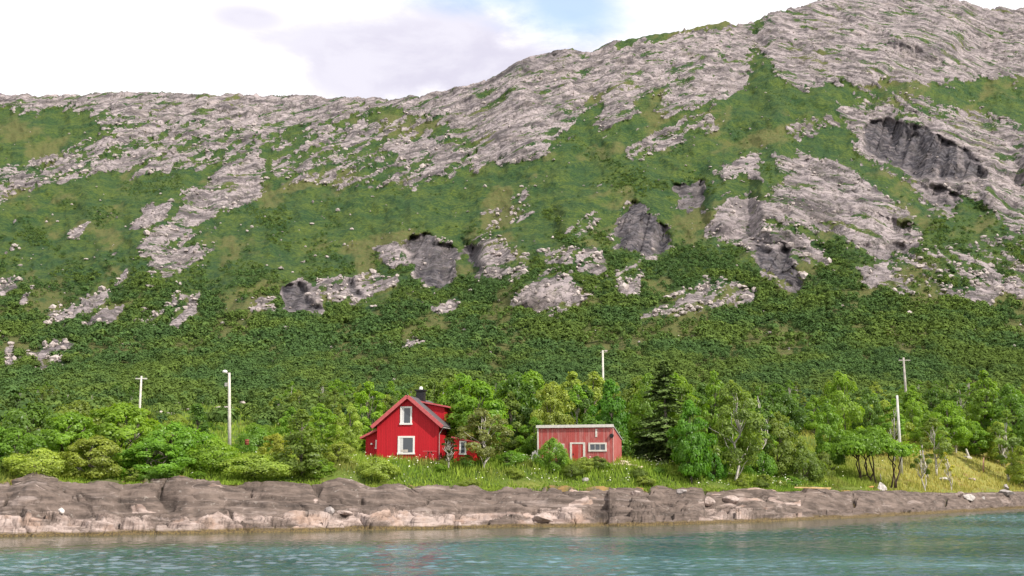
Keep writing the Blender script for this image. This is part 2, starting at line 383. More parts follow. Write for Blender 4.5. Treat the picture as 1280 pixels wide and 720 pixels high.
CL = [(1120,1238,158,215,232,262,60,.30), (885,950,250,240,290,305,35,-.35), (945,1145,225,285,300,330,40,-.25), (478,510,308,300,335,350,25,-.2), (600,658,308,322,350,348,25,-.25),
      (640,730,362,358,386,392,22,-.2), (1236,1300,205,215,270,285,50,-.4), (700,752,262,268,298,296,25,-.3), (665,752,314,318,340,345,20,-.1), (1110,1200,54,58,72,82,40,.4), (1280,1500,210,260,280,330,60,.2),
      (160,240,282,268,325,320,18,-.3), (270,330,205,200,245,240,18,-.3)]
for c_ in CL: cliff(*c_)

def inpoly(P):
    r = np.zeros(PX.shape, bool); n = len(P)
    for i in range(n):
        (x0,y0),(x1,y1) = P[i], P[(i+1)%n]
        if y0 == y1: continue
        r ^= ((y0 > QY) != (y1 > QY)) & (QX < (x1-x0)*(QY-y0)/(y1-y0)+x0)
    return r
def soften(a, n):
    for _ in range(n):
        p_ = np.pad(a, 1, mode='edge'); a = (a+p_[2:,1:-1]+p_[:-2,1:-1]+p_[1:-1,2:]+p_[1:-1,:-2])/5
    return a
QX = PX+9*fbm(PX*.03,PY*.045,5,121,.6); QY = PY+8*fbm(PX*.03,PY*.045,5,131,.6)
rock = np.zeros(PX.shape); stain_shade = np.zeros(PX.shape)
ROCK = [
 (.88,[(-300,100),(480,100),(480,140),(420,152),(330,168),(260,158),(150,150),(120,136),(-300,131)]),
 (.50,[(110,140),(330,155),(330,200),(250,215),(140,212),(60,232),(0,250),(-300,270),(-300,225),(0,215),(100,180),(130,165)]),
 (1,[(325,183),(331,236),(306,249),(290,264),(262,271),(240,286),(235,299),(214,301),(205,321),(185,326),(170,311),(188,292),(214,285),(224,262),(238,240),(265,225),(285,203)]), (1,[(185,336),(213,318),(271,303),(268,315),(236,331),(214,348)]), (.9,[(158,287),(185,258),(217,251),(206,276),(176,291)]),
 (.8,[(0,240),(60,207),(140,185),(138,195),(60,222),(0,258)]), (.9,[(165,215),(225,186),(250,193),(172,224)]), (.85,[(122,212),(158,192),(162,199),(134,215)]), (.8,[(-100,275),(-20,236),(40,224),(20,240),(-60,285)]),
 (.85,[(55,402),(100,380),(142,363),(140,371),(100,396),(62,408)]), (1,[(104,409),(130,388),(156,374),(150,386),(132,409)]), (.95,[(173,417),(195,386),(231,364),(236,370),(202,396),(182,417)]),
 (1,[(209,415),(248,361),(254,367),(224,415)]), (.9,[(138,359),(160,333),(160,345),(148,359)]), (.8,[(20,380),(46,358),(50,362),(30,382)]), (.55,[(-60,370),(15,345),(40,348),(10,372)]), (.7,[(40,446),(75,424),(97,430),(62,448)]),
 (.9,[(4,456),(18,429),(24,440),(11,459)]), (.9,[(84,302),(108,274),(121,274),(97,304)]), (.35,[(100,430),(0,440),(0,470),(90,460)]),
 (.86,[(478,115),(625,95),(730,72),(745,110),(722,148),(690,170),(662,200),(640,200),(640,180),(600,190),(560,160),(500,145)]), (.40,[(330,168),(500,145),(600,190),(565,225),(480,240),(345,232)]),
 (.9,[(478,188),(520,176),(575,184),(545,194),(500,196)]), (.9,[(522,226),(550,195),(578,188),(575,198),(546,216)]), (.95,[(578,208),(605,185),(640,160),(642,200),(590,214)]), (.6,[(390,160),(470,150),(480,175),(400,185)]),
 (1,[(622,95),(740,92),(740,112),(735,140),(705,165),(655,207),(640,190)]), (1,[(735,158),(765,125),(800,100),(815,112),(790,148),(755,162)]), (1,[(815,100),(930,45),(952,100),(920,116),(850,140),(822,148)]),
 (1,[(598,112),(640,66),(715,48),(760,45),(745,95),(622,105)]), (.85,[(735,66),(935,28),(945,50),(880,70),(825,100),(790,112),(765,125),(745,112)]),
 (1,[(945,58),(960,10),(1040,-10),(1280,-20),(1600,20),(1600,95),(1280,96),(1150,103),(1060,104),(1000,108),(972,90)]),
 (.95,[(1035,140),(1120,123),(1180,130),(1290,165),(1600,230),(1600,330),(1280,290),(1245,235),(1225,215),(1200,190),(1150,160),(1100,150),(1060,162)]),
 (1,[(1060,158),(1110,150),(1160,158),(1215,190),(1240,222),(1252,268),(1235,262),(1205,240),(1160,230),(1110,212),(1080,192)]), (.9,[(1138,232),(1200,240),(1202,258),(1188,274),(1150,252)]), (.75,[(1235,215),(1300,210),(1320,300),(1260,290),(1240,262)]),
 (1,[(1000,207),(1035,198),(1060,213),(1105,243),(1152,290),(1142,316),(1092,327),(1065,300),(1020,287),(980,277),(950,262),(975,235)]),
 (.9,[(878,292),(905,248),(920,245),(950,250),(962,288),(1000,298),(1045,326),(1030,337),(990,316),(940,312),(908,307)]), (.9,[(940,308),(985,315),(1006,362),(985,362),(950,332)]),
 (.75,[(888,212),(938,190),(957,180),(948,205),(952,235),(930,217),(900,227)]), (.5,[(960,195),(1010,185),(1020,205),(975,225)]),
 (.36,[(1070,332),(1130,318),(1290,290),(1290,372),(1200,372),(1130,367),(1070,357)]), (.8,[(1075,335),(1110,328),(1112,355),(1085,358)]), (.8,[(1205,370),(1225,355),(1250,370),(1240,385)]), (.65,[(1225,330),(1275,345),(1275,375),(1235,365)]),
 (1,[(500,312),(508,300),(545,292),(572,310),(568,350),(545,365),(520,350)]), (.7,[(462,312),(500,305),(505,330),(490,335)]), (.8,[(580,303),(620,300),(662,320),(656,346),(620,356),(590,346)]),
 (1,[(350,355),(375,350),(400,365),(402,395),(380,392),(353,390)]), (.55,[(390,350),(440,345),(470,340),(502,352),(500,366),(460,368),(440,382),(400,374)]), (.95,[(428,350),(452,346),(462,368),(445,375)]), (.5,[(308,382),(345,370),(345,390),(312,395)]), (.95,[(538,387),(558,378),(576,374),(570,390),(545,396)]),
 (.85,[(633,383),(665,354),(712,346),(733,365),(730,386),(702,397),(658,392)]), (.55,[(668,315),(750,310),(757,346),(735,352),(715,335),(680,335)]), (.45,[(698,292),(742,262),(752,277),(735,300)]), (.32,[(595,262),(655,238),(668,270),(620,292)]),
 (1,[(768,280),(790,248),(838,290),(840,316),(800,319),(772,314)]), (.45,[(788,397),(850,365),(900,343),(952,365),(942,386),(870,392),(800,402)]), (.6,[(835,392),(870,368),(905,380),(880,395)]), (.5,[(764,340),(802,335),(802,368),(770,375)]), (.55,[(838,230),(880,225),(882,264),(850,266)]),
 (.5,[(780,185),(880,140),(900,160),(830,190),(790,205)]), (.4,[(560,425),(480,428),(480,436),(560,440)]), (.5,[(980,160),(1035,140),(1050,160),(1000,180)])]
rock_big = np.zeros(PX.shape)
for v, P in ROCK:
    xs_ = [p[0] for p in P]; ys_ = [p[1] for p in P]
    if max(xs_)-min(xs_) > 62 and max(ys_)-min(ys_) > 34 and v > .7: rock_big = np.maximum(rock_big, inpoly(P)*v*1.06)
    else: rock = np.maximum(rock, inpoly(P)*v)
GREEN = [(-.6,[(935,45),(955,75),(985,110),(975,125),(940,110),(928,75)]), (-.5,[(1070,135),(1160,131),(1225,148),(1180,158),(1110,150)]), (-.5,[(770,150),(830,90),(850,75),(860,80),(835,120),(800,160)]), (-.7,[(715,170),(740,110),(758,112),(745,165)]), (-.4,[(500,140),(550,133),(560,152),(520,155)])]
for v, P in GREEN: g_ = inpoly(P); rock = np.maximum(0, rock+g_*v); rock_big = np.maximum(0, rock_big+g_*v)
STAIN_SHADE = [(1,[(1078,158),(1110,152),(1160,165),(1212,195),(1232,222),(1215,228),(1160,226),(1115,210),(1085,190)]), (.6,[(1150,235),(1200,245),(1190,272)]), (1,[(940,310),(985,318),(1006,362),(985,362),(950,332)]), (.75,[(505,305),(530,292),(572,310),(568,350),(545,365),(520,350)]), (1,[(520,335),(560,345),(548,365),(525,352)]),
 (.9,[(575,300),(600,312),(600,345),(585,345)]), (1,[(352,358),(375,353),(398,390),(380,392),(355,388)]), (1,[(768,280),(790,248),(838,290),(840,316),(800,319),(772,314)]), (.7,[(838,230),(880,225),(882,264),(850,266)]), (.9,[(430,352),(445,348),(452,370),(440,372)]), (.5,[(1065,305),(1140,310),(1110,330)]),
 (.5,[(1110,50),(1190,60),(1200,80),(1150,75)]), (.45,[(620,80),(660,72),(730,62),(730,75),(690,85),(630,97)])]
for v, P in STAIN_SHADE: stain_shade = np.maximum(stain_shade, inpoly(P)*v)  # wet dark streaks plus painted shade on the cliff faces and cave
stain_shade = np.where((PY < 105), stain_shade*.0, stain_shade); crest = np.zeros(PX.shape)
for v, P in STAIN_SHADE[-2:]: crest = np.maximum(crest, inpoly(P)*v)
carve = soften(np.clip(stain_shade*1.3,0,1), 10)
fac_ = .75+.35*fbm(PX*.05+PY*.02, PY*.02, 3, 207)
c5, e5, i5 = worley(PX*.085+PY*.03, PY*.014+.15*fbm(PX*.05,PY*.05,2,209), 213)
fac_ = fac_+.36*(i5-.5)-.10*sstep(.08,0,e5)
D = D + 27*carve*fac_*(D/850)*sstep(.02,.1,T)
smallrock = sstep(.5,.8,soften(rock, 5)); rock = np.maximum(soften(rock_big, 110), soften(rock, 7)*1.08); stain_shade = soften(np.maximum(stain_shade, crest*.7), 5)
# patchiness along the strata (they rise to the right on the left half, fall to the right on the right half)
wl_ = sstep(985,875,PX)
def both(fn): return fn(.55)*wl_+fn(-.55)*(1-wl_)
q1 = both(lambda s: fbm((PX-PY*.3)*.030, (PY+PX*s)*.11, 4, 141)); q2 = fbm(PX*.14,PY*.2,3,151)
scat = .10*sstep(.2,.6,T)*(fbm(PX*.012,PY*.02,3,161)+.35)
rm = sstep(.42,.60, rock+scat+ (.52*q1+.34*q2)*np.where(rock>.97,.8,1))
stn_shade = stain_shade*sstep(-.5,.2,fbm(PX*.06,PY*.012,3,171)+.5*stain_shade)
# relief: fractured rock faces along tilted strata, gentle hummocks under the heath
r1 = both(lambda s: ridged((PX-PY*.3)*.012, (PY+PX*s)*.065, 4, 181))-.55; r2 = both(lambda s: ridged((PX-PY*.5)*.05, (PY+PX*s*1.2)*.12, 3, 191))-.55
cwl = np.maximum(0, soften(stain_shade, 6)); bl = sstep(.1,.5,fbm(PX*.015,PY*.02,3,197))
crk = both(lambda s: np.abs(fbm((PX-PY*.3)*.022+2, (PY+PX*s)*.09, 4, 199)))
fold = fbm(PX*.035+PY*.01, PY*.012, 3, 205)
rel = rm*(1-.75*cwl)*(r1*3.4+r2*(.35+.9*bl)-sstep(.05,0,crk)*1.3) + rm*cwl*fold*3.0 + (1-rm)*fbm(PX*.05,PY*.07,4,201)*2.2 + rm*1.1
rel *= sstep(0,.1,T)*(D/900)
gully = ridged(PX*.011+PY*.004, PY*.003, 3, 211)-.6
AX, AZ = tan_of(PY, PX)
MX = AX*D; MY = D.copy(); MZ = 4+AZ*D
MZ += rel*.75+gully*3*sstep(.1,.4,T)*sstep(1,.85,T); MY -= rel*.9
# the fell goes on behind the skyline
bk = np.arange(1, 16)
back = lambda A: A[-1:]
EX = np.concatenate([MX]+[back(MX)*(1+.03*k) for k in bk]); EY = np.concatenate([MY]+[back(MY)*(1+.03*k) for k in bk])
EZ = np.concatenate([MZ]+[back(MZ)-.8*k**1.5-0*back(MZ) for k in bk])
ext = lambda A: np.concatenate([A]+[back(A)]*len(bk))
me = np_mesh('mountain', np.stack([EX,EY,EZ],-1).reshape(-1,3), grid_faces(*EX.shape), True)
attr(me, 'rock', ext(rm)); attr(me, 'stain_shade', ext(stn_shade)); attr(me, 'lean', ext(wl_)); attr(me, 'smooth', ext(smallrock))
attr(me, 'crack', ext(rm*np.clip(sstep(.045,.0,crk)*.9+sstep(-.05,-.3,r2)*.4*bl,0,1)))
heath = np.clip(sstep(.05,.36,fbm(PX*.012,PY*.022+PX*.004,5,221,.6)+.25*sstep(.55,.1,np.abs(T-.22)*3)-.08),0,1)
attr(me, 'heath', ext(heath))
r = NT('fell_side'); p = r.pos(); nf = r.noise(.42,6,p,.72); nm = r.noise(.05,6,p,.66); lean = r.attr('lean')
def two(scale, det, st, ang, rg): return r.n('ShaderNodeMix', data_type='FLOAT', Factor=lean, A=r.noise(scale,det,r.pos2(st,(0,-ang,0)),rg), B=r.noise(scale,det,r.pos2(st,(0,ang,0)),rg)).outputs[0]
ns = two(.10,7,(.35,.6,1.0),.55,.64)
gr = r.mix(r.ramp(nm,.35,.65), (.036,.078,.026), (.078,.118,.026)); gr = r.mix(r.ramp(nf,.42,.62), r.mix(1.0,gr,(.62,.70,.85),'MULTIPLY'), r.mix(1.0,gr,(1.35,1.2,1.0),'MULTIPLY'))
he = r.mix(r.ramp(nf,.35,.65), (.095,.118,.034), (.140,.126,.050))
gr = r.mix(r.math('MULTIPLY', r.attr('heath'), .85), gr, he)
rk = r.mix(r.ramp(ns,.36,.60), (.118,.101,.104), (.425,.362,.358)); rk = r.mix(r.math('MULTIPLY', r.ramp(nf,.52,.64),.38), rk, (.085,.078,.066)); rk = r.mix(r.math('MULTIPLY', r.ramp(r.noise(.22,5,r.pos((.5,.8,1.3),(0,.4,.3)),.7),.54,.62), .5), rk, (.075,.085,.04))
rk = r.mix(r.math('MULTIPLY', r.ramp(nm,.5,.66),.3), rk, (.34,.28,.245))
vp = r.n('ShaderNodeVectorMath', operation='ADD'); r.set(vp.inputs[0], r.pos((.075,.06,.20),(0,.45,0))); r.set(vp.inputs[1], r.mix(1.0, r.n('ShaderNodeTexNoise', Scale=.12, Detail=3.0, Vector=p).outputs['Color'], (1.6,1.6,1.6), 'MULTIPLY'))
vo = r.n('ShaderNodeTexVoronoi', feature='F1', Vector=vp.outputs[0]); vo.inputs['Scale'].default_value = 1.0
ve = r.n('ShaderNodeTexVoronoi', feature='DISTANCE_TO_EDGE', Vector=vp.outputs[0]); ve.inputs['Scale'].default_value = 1.0
cellv = r.n('ShaderNodeSeparateColor', Color=vo.outputs['Color']).outputs[0]
rk = r.mix(r.math('MULTIPLY', cellv, .45), rk, r.mix(1.0, rk, (.52,.53,.56), 'MULTIPLY'))
rk = r.mix(r.ramp(ve.outputs['Distance'], .085, .0, 0, .62), rk, (.055,.052,.046))
streak = r.ramp(r.noise(.16,4,r.pos((1,1,.12)),.6),.36,.60)
rk = r.mix(r.math('MULTIPLY', r.attr('stain_shade'), r.math('ADD', r.math('MULTIPLY', streak, .35), .62)), rk, r.mix(r.ramp(r.noise(.25,4,r.pos((1,1,.10)),.6),.45,.6), (.030,.028,.034), (.105,.098,.108)))  # near-black tint puts cliff shade into the rock colour, with wet streaks
rk = r.mix(r.math('MULTIPLY', r.attr('crack'), .6), rk, (.075,.07,.06))
strip = r.ramp(two(.058,7,(.45,.7,1.5),.6,.68), .50, .60, 0, .72)
strip = r.math('MULTIPLY', strip, r.math('SUBTRACT', 1.0, r.math('MAXIMUM', r.attr('smooth'), r.attr('stain_shade')), clamp=True))
fac = r.ramp(r.math('ADD', r.math('SUBTRACT', r.attr('rock'), strip), r.math('MULTIPLY', r.math('SUBTRACT', nf, .5), 1.5)), .40, .58)
r.bsdf(r.mix(fac, gr, rk), .92, r.bump(r.math('ADD', r.math('ADD', nf, r.math('MULTIPLY', cellv, .5)), r.math('MULTIPLY', ns, 1.2)), 1, 1.8), .12)
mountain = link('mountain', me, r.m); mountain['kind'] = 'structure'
# ---------------------------------------------------------------- foliage
def leaf_mat(name, transl=.52, tint_obj=True, base=(.07,.12,.02), spread=.35, far=False):
    m = NT(name)
    if tint_obj: base = m.n('ShaderNodeObjectInfo').outputs['Color']
    tv = m.attr('tint')
    c = m.mix(tv, m.mix(1.0, base, (1-spread,1-spread,1-spread*.9), 'MULTIPLY'), m.mix(1.0, base, (1+spread*1.2,1+spread,1+spread*.4), 'MULTIPLY'))
    if far:
        n = m.noise(.03,5,m.pos(),.62); c = m.mix(m.ramp(n,.42,.58), c, m.mix(1.0, c, (1.45,1.22,.9), 'MULTIPLY'))
    d = m.n('ShaderNodeBsdfDiffuse', Color=c); t = m.n('ShaderNodeBsdfTranslucent', Color=m.mix(1.0, c, (1.25,1.2,.6), 'MULTIPLY'))
    x = m.n('ShaderNodeMixShader'); x.inputs[0].default_value = transl
    m.t.links.new(d.outputs[0], x.inputs[1]); m.t.links.new(t.outputs[0], x.inputs[2])
    gl = m.n('ShaderNodeBsdfGlossy', Roughness=.45); y = m.n('ShaderNodeMixShader'); y.inputs[0].default_value = .025 if not far else .0
    m.t.links.new(x.outputs[0], y.inputs[1]); m.t.links.new(gl.outputs[0], y.inputs[2]); m.t.links.new(y.outputs[0], m.out.inputs[0])
    return m.m
LEAF = leaf_mat('leaves'); NEEDLE = leaf_mat('needles', .12, spread=.3)
BARK = plain('grey_bark', (.15,.125,.10), .9, .4, 4); PALEBARK = plain('pale_birch_bark', (.50,.46,.40), .8, .3, 6); DARKBARK = plain('dark_bark', (.075,.05,.035), .9, .3, 4)

def unit(rng, n):
    v = rng.normal(size=(n,3)); return v/np.linalg.norm(v, axis=1)[:,None]
def leaf_quads(rng, pos, nrm, size, asp=.62):
    n = len(pos); r = unit(rng, n); u = np.cross(nrm, r); u /= np.linalg.norm(u,axis=1)[:,None]+1e-9; v = np.cross(nrm, u)
    s = (size*rng.uniform(.6,1.35,n))[:,None]; a = u*s; b = v*s*asp
    return np.stack([pos-a, pos-b*.9+a*.1, pos+a, pos+b*.9+a*.1], 1).reshape(-1,3), np.repeat(rng.uniform(0,1,n), 4)
def clump_crown(rng, cen, rad, per, size, flat=.8, jit=.8, up=.18):
    P=[]; Nn=[]; tone=[]
    for c, r_ in zip(cen, rad):
        n = int(per*1.45*(r_/np.mean(rad))**2)+6; d = unit(rng, n); d[:,2] = np.where(d[:,2] < -.7, -d[:,2]*.7, d[:,2])
        lump = 1+.22*np.sin(d[:,0]*4+c[0]*9)*np.cos(d[:,1]*4+c[1]*7+d[:,2]*3)
        k = rng.uniform(.55,1.06,n)**.6*lump
        P.append(np.asarray(c)+d*np.array([1,1,flat])*r_*k[:,None]); q = d+rng.normal(size=(n,3))*jit*.6+np.array([0,0,up]); Nn.append(q/np.linalg.norm(q,axis=1)[:,None])
        tone.append(np.full(n, rng.uniform(0,1)))
    P=np.concatenate(P); Nn=np.concatenate(Nn); cd=P-P.mean(0)*np.array([1,1,.8]); cd/=np.linalg.norm(cd,axis=1)[:,None]; Nn=Nn+.6*cd; Nn/=np.linalg.norm(Nn,axis=1)[:,None]; tone=np.concatenate(tone)
    V, t = leaf_quads(rng, P, Nn, size*.82)
    return V, np.clip(.5*t+.5*np.repeat(tone,4),0,1)
def quads_mesh(name, V, tint):
    me = np_mesh(name, V, np.arange(len(V)).reshape(-1,4)); attr(me, 'tint', tint); return me
def bough(mb, rng, a, b, r0, r1, wob=.06, n=5, seg=6):
    a=np.array(a,float); b=np.array(b,float); L=np.linalg.norm(b-a)
    pts=[a+(b-a)*t+rng.normal(size=3)*wob*L*(t>0)*(t<1) for t in np.linspace(0,1,n)]
    mb.tube(pts, list(np.linspace(r0,r1,n)), seg); return pts

PROTO = {}
def proto(kind, crown_me, trunk_me, crown_mat, bark): 
    crown_me.materials.append(crown_mat); trunk_me.materials.append(bark); PROTO.setdefault(kind, []).append((crown_me, trunk_me))
def broadleaf(kind, seed, H=7.0, W=4.6, base=.22, lean=0, nclump=46, per=95, leaf=.17, rr=(.55,1.0), bark=BARK, multi=1, top=1.0, gap=.0):
    rng=np.random.default_rng(seed); cen=[]; rad=[]
    while len(cen) < nclump:
        t=rng.uniform(0,1); a=rng.uniform(0,2*math.pi)
        env=(math.sin(math.pi*min(1,(t*.93+.07))**(.75*top)))**.62*W/2*(1+.22*math.sin(a*3+seed)+.15*math.sin(a*5+seed*2+t*6))
        q=rng.uniform(.45,1)**.5*env*.86
        z=H*(base+(1-base)*t*.94)
        if t>.9: q*=.5
        cen.append((q*math.cos(a)+lean*t, q*math.sin(a), z)); rad.append(rng.uniform(*rr)*W/4.6*(1.1-.45*t))
    V,tn=clump_crown(rng,cen,rad,per,leaf)
    mb=MB()
    for m_ in range(multi):
        a=2*math.pi*m_/multi+seed; foot=(.25*math.cos(a)*(multi>1),.25*math.sin(a)*(multi>1),-.3)
        tip=(lean*.6+.8*math.cos(a)*(multi>1),.8*math.sin(a)*(multi>1),H*.8)
        pts=bough(mb,rng,foot,tip,.017*H/(multi**.4),.02,.03,7)
        for c in cen[m_::max(1,int(len(cen)/16)*multi)]:
            k=int(np.clip(len(pts)*(c[2]/H)*.75,1,len(pts)-2)); bough(mb,rng,pts[k],c,.045,.012,.05,4,5)
    proto(kind,quads_mesh(kind+'_crown',V,tn),mb.mesh(kind+'_trunk',True),LEAF,bark)
for k in range(3): broadleaf('broad', 11+k, nclump=86+8*k, W=4.6+.5*k, base=.16, rr=(.38,.72), leaf=.14, per=78)
broadleaf('broad', 19, H=7.2, W=3.9, base=.12, nclump=76, rr=(.36,.66), leaf=.14, per=78)
broadleaf('maple', 31, H=7, W=5.0, base=.12, nclump=92, per=92, leaf=.16, rr=(.42,.78))
broadleaf('birch', 41, H=7.5, W=3.4, base=.28, nclump=40, per=70, leaf=.13, rr=(.4,.75), bark=PALEBARK)
broadleaf('birch', 43, H=7.5, W=2.9, base=.24, nclump=36, per=70, leaf=.13, rr=(.4,.7), bark=PALEBARK, lean=.4)
broadleaf('pale', 51, H=7, W=4.6, base=.24, nclump=80, per=80, leaf=.13, rr=(.38,.7), bark=PALEBARK, lean=-.5)
broadleaf('cone', 61, H=7, W=3.6, base=.05, nclump=54, per=85, leaf=.15, top=.55)
broadleaf('cone', 63, H=7, W=3.2, base=.05, nclump=50, per=80, leaf=.14, top=.5)
for k in range(3): broadleaf('bush', 71+k, H=3.2, W=5.2, base=.02, nclump=105, per=72, leaf=.115, rr=(.34,.66), multi=3, bark=BARK)
broadleaf('bush', 75, H=3.6, W=4.2, base=.02, nclump=90, per=72, leaf=.11, rr=(.32,.62), multi=3)
broadleaf('sapling', 81, H=4, W=1.9, base=.30, nclump=16, per=40, leaf=.12, rr=(.35,.7), bark=PALEBARK)
broadleaf('sapling', 83, H=4, W=1.5, base=.34, nclump=13, per=40, leaf=.12, rr=(.35,.65), bark=PALEBARK, lean=.3)
def umbrella(seed):
    rng=np.random.default_rng(seed); cen=[]; rad=[]; W=7.6; H=4.2
    for i in range(90):
        a=rng.uniform(0,2*math.pi); q=math.sqrt(rng.uniform(0,1)); x=q*math.cos(a)*W/2; y=q*math.sin(a)*W*.33
        cen.append((x,y,H*(.56+.38*(1-q*q)*rng.uniform(.3,1)+.04*math.sin(x*2)))); rad.append(rng.uniform(.45,.8))
    V,tn=clump_crown(rng,cen,rad,110,.13,.75)
    mb=MB()
    for i in range(9):
        fx=rng.uniform(-2.2,2.2); fy=rng.uniform(-.8,.8); c=cen[rng.integers(0,60)]; tx=fx+rng.uniform(-1,1.0)
        pts=bough(mb,rng,(fx,fy,-.3),(tx,fy*1.2,2.5),.075,.04,.05,6)
        for j in range(3): bough(mb,rng,pts[-2],(tx+rng.uniform(-1,1),fy+rng.uniform(-.7,.7),3.0),.035,.012,.05,4,5)
    proto('umbrella',quads_mesh('umbrella_crown',V,tn),mb.mesh('umbrella_trunk',True),LEAF,DARKBARK)
umbrella(91)
def spruce(seed):
    rng=np.random.default_rng(seed); H=10; P=[];Nn=[]; tn=[]
    mb=MB(); bough(mb,rng,(0,0,-.3),(0,0,H*.97),.16,.02,.004,8)
    for i in range(150):
        t=rng.uniform(.02,1)**1.15; z=H*(.05+.95*t); L=(1-t)**.8*2.6*rng.uniform(.65,1.15)+.12; a=rng.uniform(0,2*math.pi)
        n=int(24+L*34); s=rng.uniform(.05,1,n); droop=-.32*L*s**1.4+.10*L*s**4
        px_=s*L; wv=rng.normal(size=n)*.17*L*(1.15-s)
        P.append(np.stack([math.cos(a)*px_-math.sin(a)*wv, math.sin(a)*px_+math.cos(a)*wv, z+droop+rng.normal(size=n)*.05],1))
        q=np.stack([math.cos(a)*.45+0*s, math.sin(a)*.45+0*s, .8+0*s],1)+rng.normal(size=(n,3))*.4; Nn.append(q/np.linalg.norm(q,axis=1)[:,None]); tn.append(np.full(n,rng.uniform()))
        mb.tube([(0,0,z),(math.cos(a)*L*.85,math.sin(a)*L*.85,z-.25*L)],[.03,.01],4)
    V,t=leaf_quads(rng,np.concatenate(P),np.concatenate(Nn),.17,.5)
    proto('spruce',quads_mesh('spruce_crown',V,.6*t+.4*np.repeat(np.concatenate(tn),4)),mb.mesh('spruce_trunk',True),NEEDLE,BARK)
spruce(97)
NATH = {'broad':7,'maple':7,'birch':7.5,'pale':7,'cone':7,'bush':3.4,'sapling':4,'umbrella':4.1,'spruce':10}
WID = {'broad':5.0,'maple':5.2,'birch':3.3,'pale':4.8,'cone':3.5,'bush':5.3,'sapling':1.9,'umbrella':8,'spruce':4.6}
G1=(.230,.400,.040); G2=(0.178,0.337,0.039); G3=(0.119,0.228,0.039); G4=(0.331,0.433,0.081); OL=(.195,.285,.055); DK=(0.068,0.123,0.035); SAT=(0.126,0.316,0.029); GREY=(0.280,0.337,0.110); YE=(0.408,0.448,0.067)
rt = random.Random(5)
def plant(kind, name, cat, px, py0, w, D, col, label, v=None, group=None, sink=.15, dz=0, loc=None):
    """a tree or bush in column px: its top at image row py0, w pixels wide, standing D metres away"""
    if kind != 'umbrella': D = max(D, float(shore_d(px))+10.3)
    if loc is None: loc = spot(px, D, -sink+dz)
    top = 4+D*tan_of(py0)[1]; h = max(.6, top-loc.z); s = h/NATH[kind]; sw = w*D/F/WID[kind] if w else s
    i = (v if v is not None else rt.randrange(9)) % len(PROTO[kind]); cr, tr = PROTO[kind][i]
    e = thing(name, label, cat, loc, rt.uniform(0,6.28) if kind!='umbrella' else .1, group); e.scale = (sw,sw,s)
    c = link('crown' if cat == 'tree' else 'foliage', cr, None, e); j = rt.uniform(.86,1.14); c.color = (col[0]*j*rt.uniform(.93,1.07), col[1]*j, col[2]*j, 1)
    link('trunk' if cat == 'tree' else 'stem', tr, None, e)
    return e
B='leafy_bush'; T_='broadleaf_tree'
